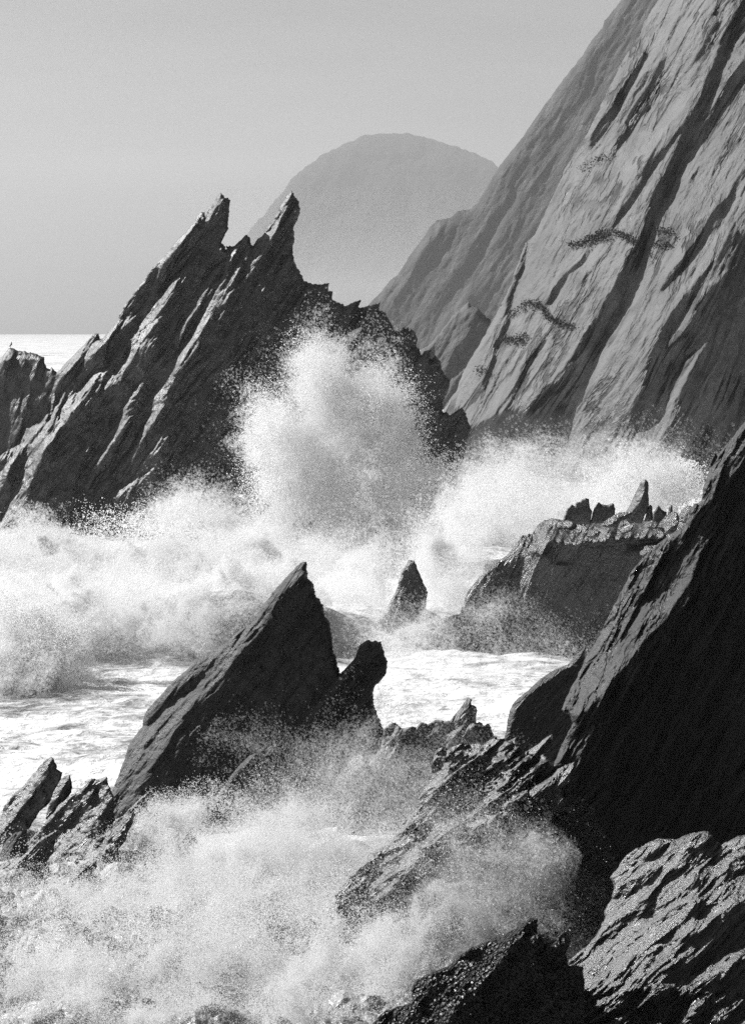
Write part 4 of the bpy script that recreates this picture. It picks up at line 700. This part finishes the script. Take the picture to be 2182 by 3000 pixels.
# ------------------------------------------------------------------ things laid on the rock faces
from mathutils.bvhtree import BVHTree
def caster(o):
    me = o.data; n = len(me.vertices); V = np.empty(n*3, np.float32); me.vertices.foreach_get('co', V); V = V.reshape(-1, 3)
    Q = np.empty(len(me.polygons)*4, np.int32); me.polygons.foreach_get('vertices', Q)
    t = BVHTree.FromPolygons(V.tolist(), Q.reshape(-1, 4).tolist())
    def f(px, py):
        d = P(px, py, 1.0) - np.array((0, 0, CAMH)); d /= np.linalg.norm(d)
        h = t.ray_cast(Vector((0, 0, CAMH)), Vector(d), 3000)
        return (np.array(h[0]), d) if h[0] is not None else (None, d)
    return f
def trickles(o, name, label, lines, rp=.7, per=9):
    cast = caster(o); PT = []
    for pts, wd, dens in lines:
        for (x0, y0), (x1, y1) in zip(pts[:-1], pts[1:]):
            L = math.hypot(x1-x0, y1-y0)
            for _ in range(int(L*wd*dens*.5)):
                t = rng.random(); x = x0+(x1-x0)*t+rng.normal()*wd*.4; y = y0+(y1-y0)*t+rng.normal()*wd*.15
                if rng.random() < .25+.9*abs(math.sin(y*.31+x*.13)):
                    h, d = cast(x, y)
                    if h is not None: PT.append(h - d*.06)
    p = np.array(PT, np.float32); r = np.full(len(p), rp*p[:, 1].mean()/F, np.float32)
    me = bpy.data.meshes.new(name); me.vertices.add(len(p)); me.vertices.foreach_set('co', p.ravel())
    at = me.attributes.new('rad', 'FLOAT', 'POINT'); at.data.foreach_set('value', r); at = me.attributes.new('alpha', 'FLOAT', 'POINT'); at.data.foreach_set('value', np.full(len(p), .7, np.float32)); me.materials.append(M_drop)
    ob = bpy.data.objects.new(name, me); col.objects.link(ob); md = ob.modifiers.new('droplets', 'NODES'); md.node_group = gn
    return tag(ob, label, kind='stuff')
trickles(ledge, 'running_water', 'thin white rivulets running down the face of the rock shelf', [
    (R(rl, [(380, 700), (345, 770), (310, 860), (288, 930), (285, 1010), (280, 1100), (265, 1180), (262, 1260), (240, 1340)]), 3.2, .9),
    (R(rl, [(375, 965), (360, 1000), (290, 1060), (215, 1120), (170, 1200), (110, 1260), (80, 1340)]), 4.5, .7),
    (R(rl, [(470, 760), (430, 880), (400, 1000), (350, 1110)]), 2.5, .35), (R(rl, [(330, 1150), (330, 1190), (280, 1260), (250, 1350)]), 2.5, .4),
    (R(rl, [(110, 960), (60, 1040), (10, 1110)]), 3, .35), (R(rl, [(600, 620), (610, 760), (580, 820)]), 2, .3), (R(rl, [(150, 1150), (130, 1300), (100, 1380)]), 4, .4), (R(rl, [(500, 600), (470, 700), (450, 820)]), 3, .3)])

def scrub_mat():
    m, t, out = new_mat('ledge scrub leaves'); b = t.nodes.new('ShaderNodeBsdfPrincipled'); b.inputs['Base Color'].default_value = (.03, .03, .03, 1); b.inputs['Roughness'].default_value = .7
    t.links.new(b.outputs[0], out.inputs[0]); return m
M_scrub = scrub_mat()
def scrub(o, lines, name, label, size=.2, dens=1.0):
    cast = caster(o); V, Q = [], []
    for pts, wd in lines:
        for (x0, y0), (x1, y1) in zip(pts[:-1], pts[1:]):
            L = math.hypot(x1-x0, y1-y0)
            for _ in range(int(L*wd*.10*dens)):
                t = rng.random(); h, d = cast(x0+(x1-x0)*t+rng.normal()*3, y0+(y1-y0)*t+rng.normal()*wd*.10)
                if h is None: continue
                c = h - d*rng.random()*1.2 + np.array((0, 0, rng.random()*.5))
                for _k in range(5):
                    a = rng.standard_normal(3); a /= np.linalg.norm(a); b = np.cross(a, rng.standard_normal(3)); b /= np.linalg.norm(b)
                    e = size*(.4+rng.random()); q = c + rng.standard_normal(3)*.3; n = len(V)
                    V += [q-a*e, q+b*e*.4, q+a*e, q-b*e*.4]; Q.append((n, n+1, n+2, n+3))
    ob = mesh_obj(name, np.array(V), np.array(Q), M_scrub, smooth=False)
    return tag(ob, label, kind='stuff')
scrub(cliff, [(R(r4, [(680, 1345), (760, 1335), (800, 1310), (850, 1290), (930, 1275), (980, 1290), (1010, 1310), (1050, 1335)]), 13), (R(r4, [(800, 1320), (880, 1310), (900, 1300)]), 10), (R(r4, [(1150, 1265), (1230, 1270), (1250, 1290)]), 8), (R(r4, [(1140, 1350), (1200, 1330), (1240, 1335)]), 8),
    (R(r5, [(430, 370), (470, 355), (520, 365), (550, 395), (560, 430), (600, 450), (650, 470), (700, 490)]), 13), (R(r5, [(345, 410), (400, 400), (440, 385)]), 7), (R(r5, [(320, 555), (380, 560), (430, 545), (450, 535)]), 14), (R(r5, [(170, 735), (200, 720), (230, 720)]), 7), (R(r4, [(750, 935), (800, 905), (860, 870), (900, 850)]), 4)],
    'ledge_scrub', 'dark tufts of scrub growing along the ledges of the big cliff')

# ------------------------------------------------------------------ the bird
def bird():
    h, d = caster(left_rock)(33, 1026)
    base = P(33, 1021, h[1] if h is not None else 392); s_ = 1.0
    import bmesh
    bm = bmesh.new()
    rings = [(.00, .02, .0, .30), (.06, .10, .02, .34), (.17, .15, .05, .42), (.24, .13, .08, .52), (.27, .08, .10, .62), (.27, .055, .11, .70), (.28, .065, .13, .76), (.28, .05, .15, .81), (.28, .01, .16, .84)]
    vr = []
    for (x, r, _t, z) in rings:
        vr.append([bm.verts.new((x*.6-.1 + r*math.cos(a)*.9, r*math.sin(a), z + r*.25*math.cos(a))) for a in np.linspace(0, 2*math.pi, 12, endpoint=False)])
    for A, B in zip(vr[:-1], vr[1:]):
        for i in range(12): bm.faces.new((A[i], A[(i+1) % 12], B[(i+1) % 12], B[i]))
    bm.faces.new(vr[0][::-1]); bm.faces.new(vr[-1])
    me = bpy.data.meshes.new('body'); bm.to_mesh(me); bm.free(); me.materials.append(M_scrub)
    root = bpy.data.objects.new('seabird', None); col.objects.link(root); root.location = base; tag(root, 'dark upright seabird perched on the flat topped rock', 'bird')
    o = bpy.data.objects.new('body', me); col.objects.link(o); o.parent = root
    def cone(name, p, q, r0, r1):
        p, q = Vector(p), Vector(q); z = (q-p).normalized(); u = z.orthogonal().normalized(); v = z.cross(u); V = []
        for c, r in ((p, r0), (q, r1)):
            V += [tuple(c + u*r*math.cos(a) + v*r*math.sin(a)) for a in np.linspace(0, 2*math.pi, 8, endpoint=False)]
        Q = [(i, (i+1) % 8, 8+(i+1) % 8, 8+i) for i in range(8)]
        ob = mesh_obj(name, np.array(V), np.array(Q), M_scrub, root); return ob
    cone('beak', (.10, 0, .78), (.20, 0, .76), .022, .004); cone('leg', (-.02, .05, .33), (-.02, .05, -.02), .02, .015); cone('leg', (-.02, -.05, .33), (-.02, -.05, -.02), .02, .015)
    cone('tail', (-.08, 0, .34), (-.22, 0, .22), .07, .02)
bird()

def skin(name, label, x0, x1, y0, y1, n, hgt, rp):
    global NPTS
    n = int(n*1000); px = rng.uniform(x0, x1, n); py = y1 - (y1-y0)*rng.random(n)**.9; D = CAMH*F/(py-HORIZON)
    x, z = ray(px, py); X = x*D; Y = D.copy()
    p = np.stack([X, Y, np.zeros(n)], -1); den = np.clip(.45+.7*field(p*1.0, 1.6)+.4*field(p+9, .5), 0, 1)
    k = rng.random(n) < den; p = p[k]; den = den[k]
    p[:, 2] = sea_height(p[:, 0], p[:, 1]) + rng.exponential(hgt, len(p))*(.3+1.4*den) - .03
    for ax, of in enumerate((3.0, 41.0, 77.0)): p[:, ax] += field(p+of, .7)*.22
    p = p.astype(np.float32); r = (rp*p[:, 1]/F*np.exp(rng.standard_normal(len(p))*.4)).astype(np.float32); NPTS += len(p)
    me = bpy.data.meshes.new(name); me.vertices.add(len(p)); me.vertices.foreach_set('co', p.ravel())
    at = me.attributes.new('rad', 'FLOAT', 'POINT'); at.data.foreach_set('value', r); at = me.attributes.new('alpha', 'FLOAT', 'POINT'); at.data.foreach_set('value', np.full(len(p), .7, np.float32)); me.materials.append(M_drop)
    o = bpy.data.objects.new(name, me); col.objects.link(o); md = o.modifiers.new('droplets', 'NODES'); md.node_group = gn
    return tag(o, label, kind='stuff')
skin('surf_froth', 'lacy froth flying off the broken water at bottom left', -60, 1300, 2450, 3060, 380, .2, .85)
print('drops', NPTS)

# ------------------------------------------------------------------ haze
def make_haze():
    x0, x1, y0, y1, z0, z1 = -11000, 11000, -700, 24000, -6, 1400
    V = [(x, y, z) for x in (x0, x1) for y in (y0, y1) for z in (z0, z1)]
    Q = [(0, 1, 3, 2), (4, 6, 7, 5), (0, 4, 5, 1), (2, 3, 7, 6), (0, 2, 6, 4), (1, 5, 7, 3)]
    m, t, out = new_mat('haze air')
    v = t.nodes.new('ShaderNodeVolumePrincipled'); v.inputs['Density'].default_value = 5e-5; v.inputs['Color'].default_value = (.95, .95, .95, 1)
    v.inputs['Anisotropy'].default_value = .3
    t.links.new(v.outputs[0], out.inputs['Volume'])
    o = mesh_obj('haze', V, Q, m, smooth=False); tag(o, kind='stuff', label='pale sea haze filling the air')
make_haze()
def mist_bank():
    x0, x1, y0, y1, z0, z1 = -300, 2600, 4600, 14000, -3, 250
    V = [(x, y, z) for x in (x0, x1) for y in (y0, y1) for z in (z0, z1)]
    Q = [(0, 1, 3, 2), (4, 6, 7, 5), (0, 4, 5, 1), (2, 3, 7, 6), (0, 2, 6, 4), (1, 5, 7, 3)]
    m, t, out = new_mat('low mist air'); v = t.nodes.new('ShaderNodeVolumePrincipled'); v.inputs['Density'].default_value = 9e-5; v.inputs['Color'].default_value = (.97, .97, .97, 1); v.inputs['Anisotropy'].default_value = .3
    t.links.new(v.outputs[0], out.inputs['Volume']); tag(mesh_obj('low_mist', V, Q, m, smooth=False), kind='stuff', label='low bank of sea mist before the distant hill')
mist_bank()
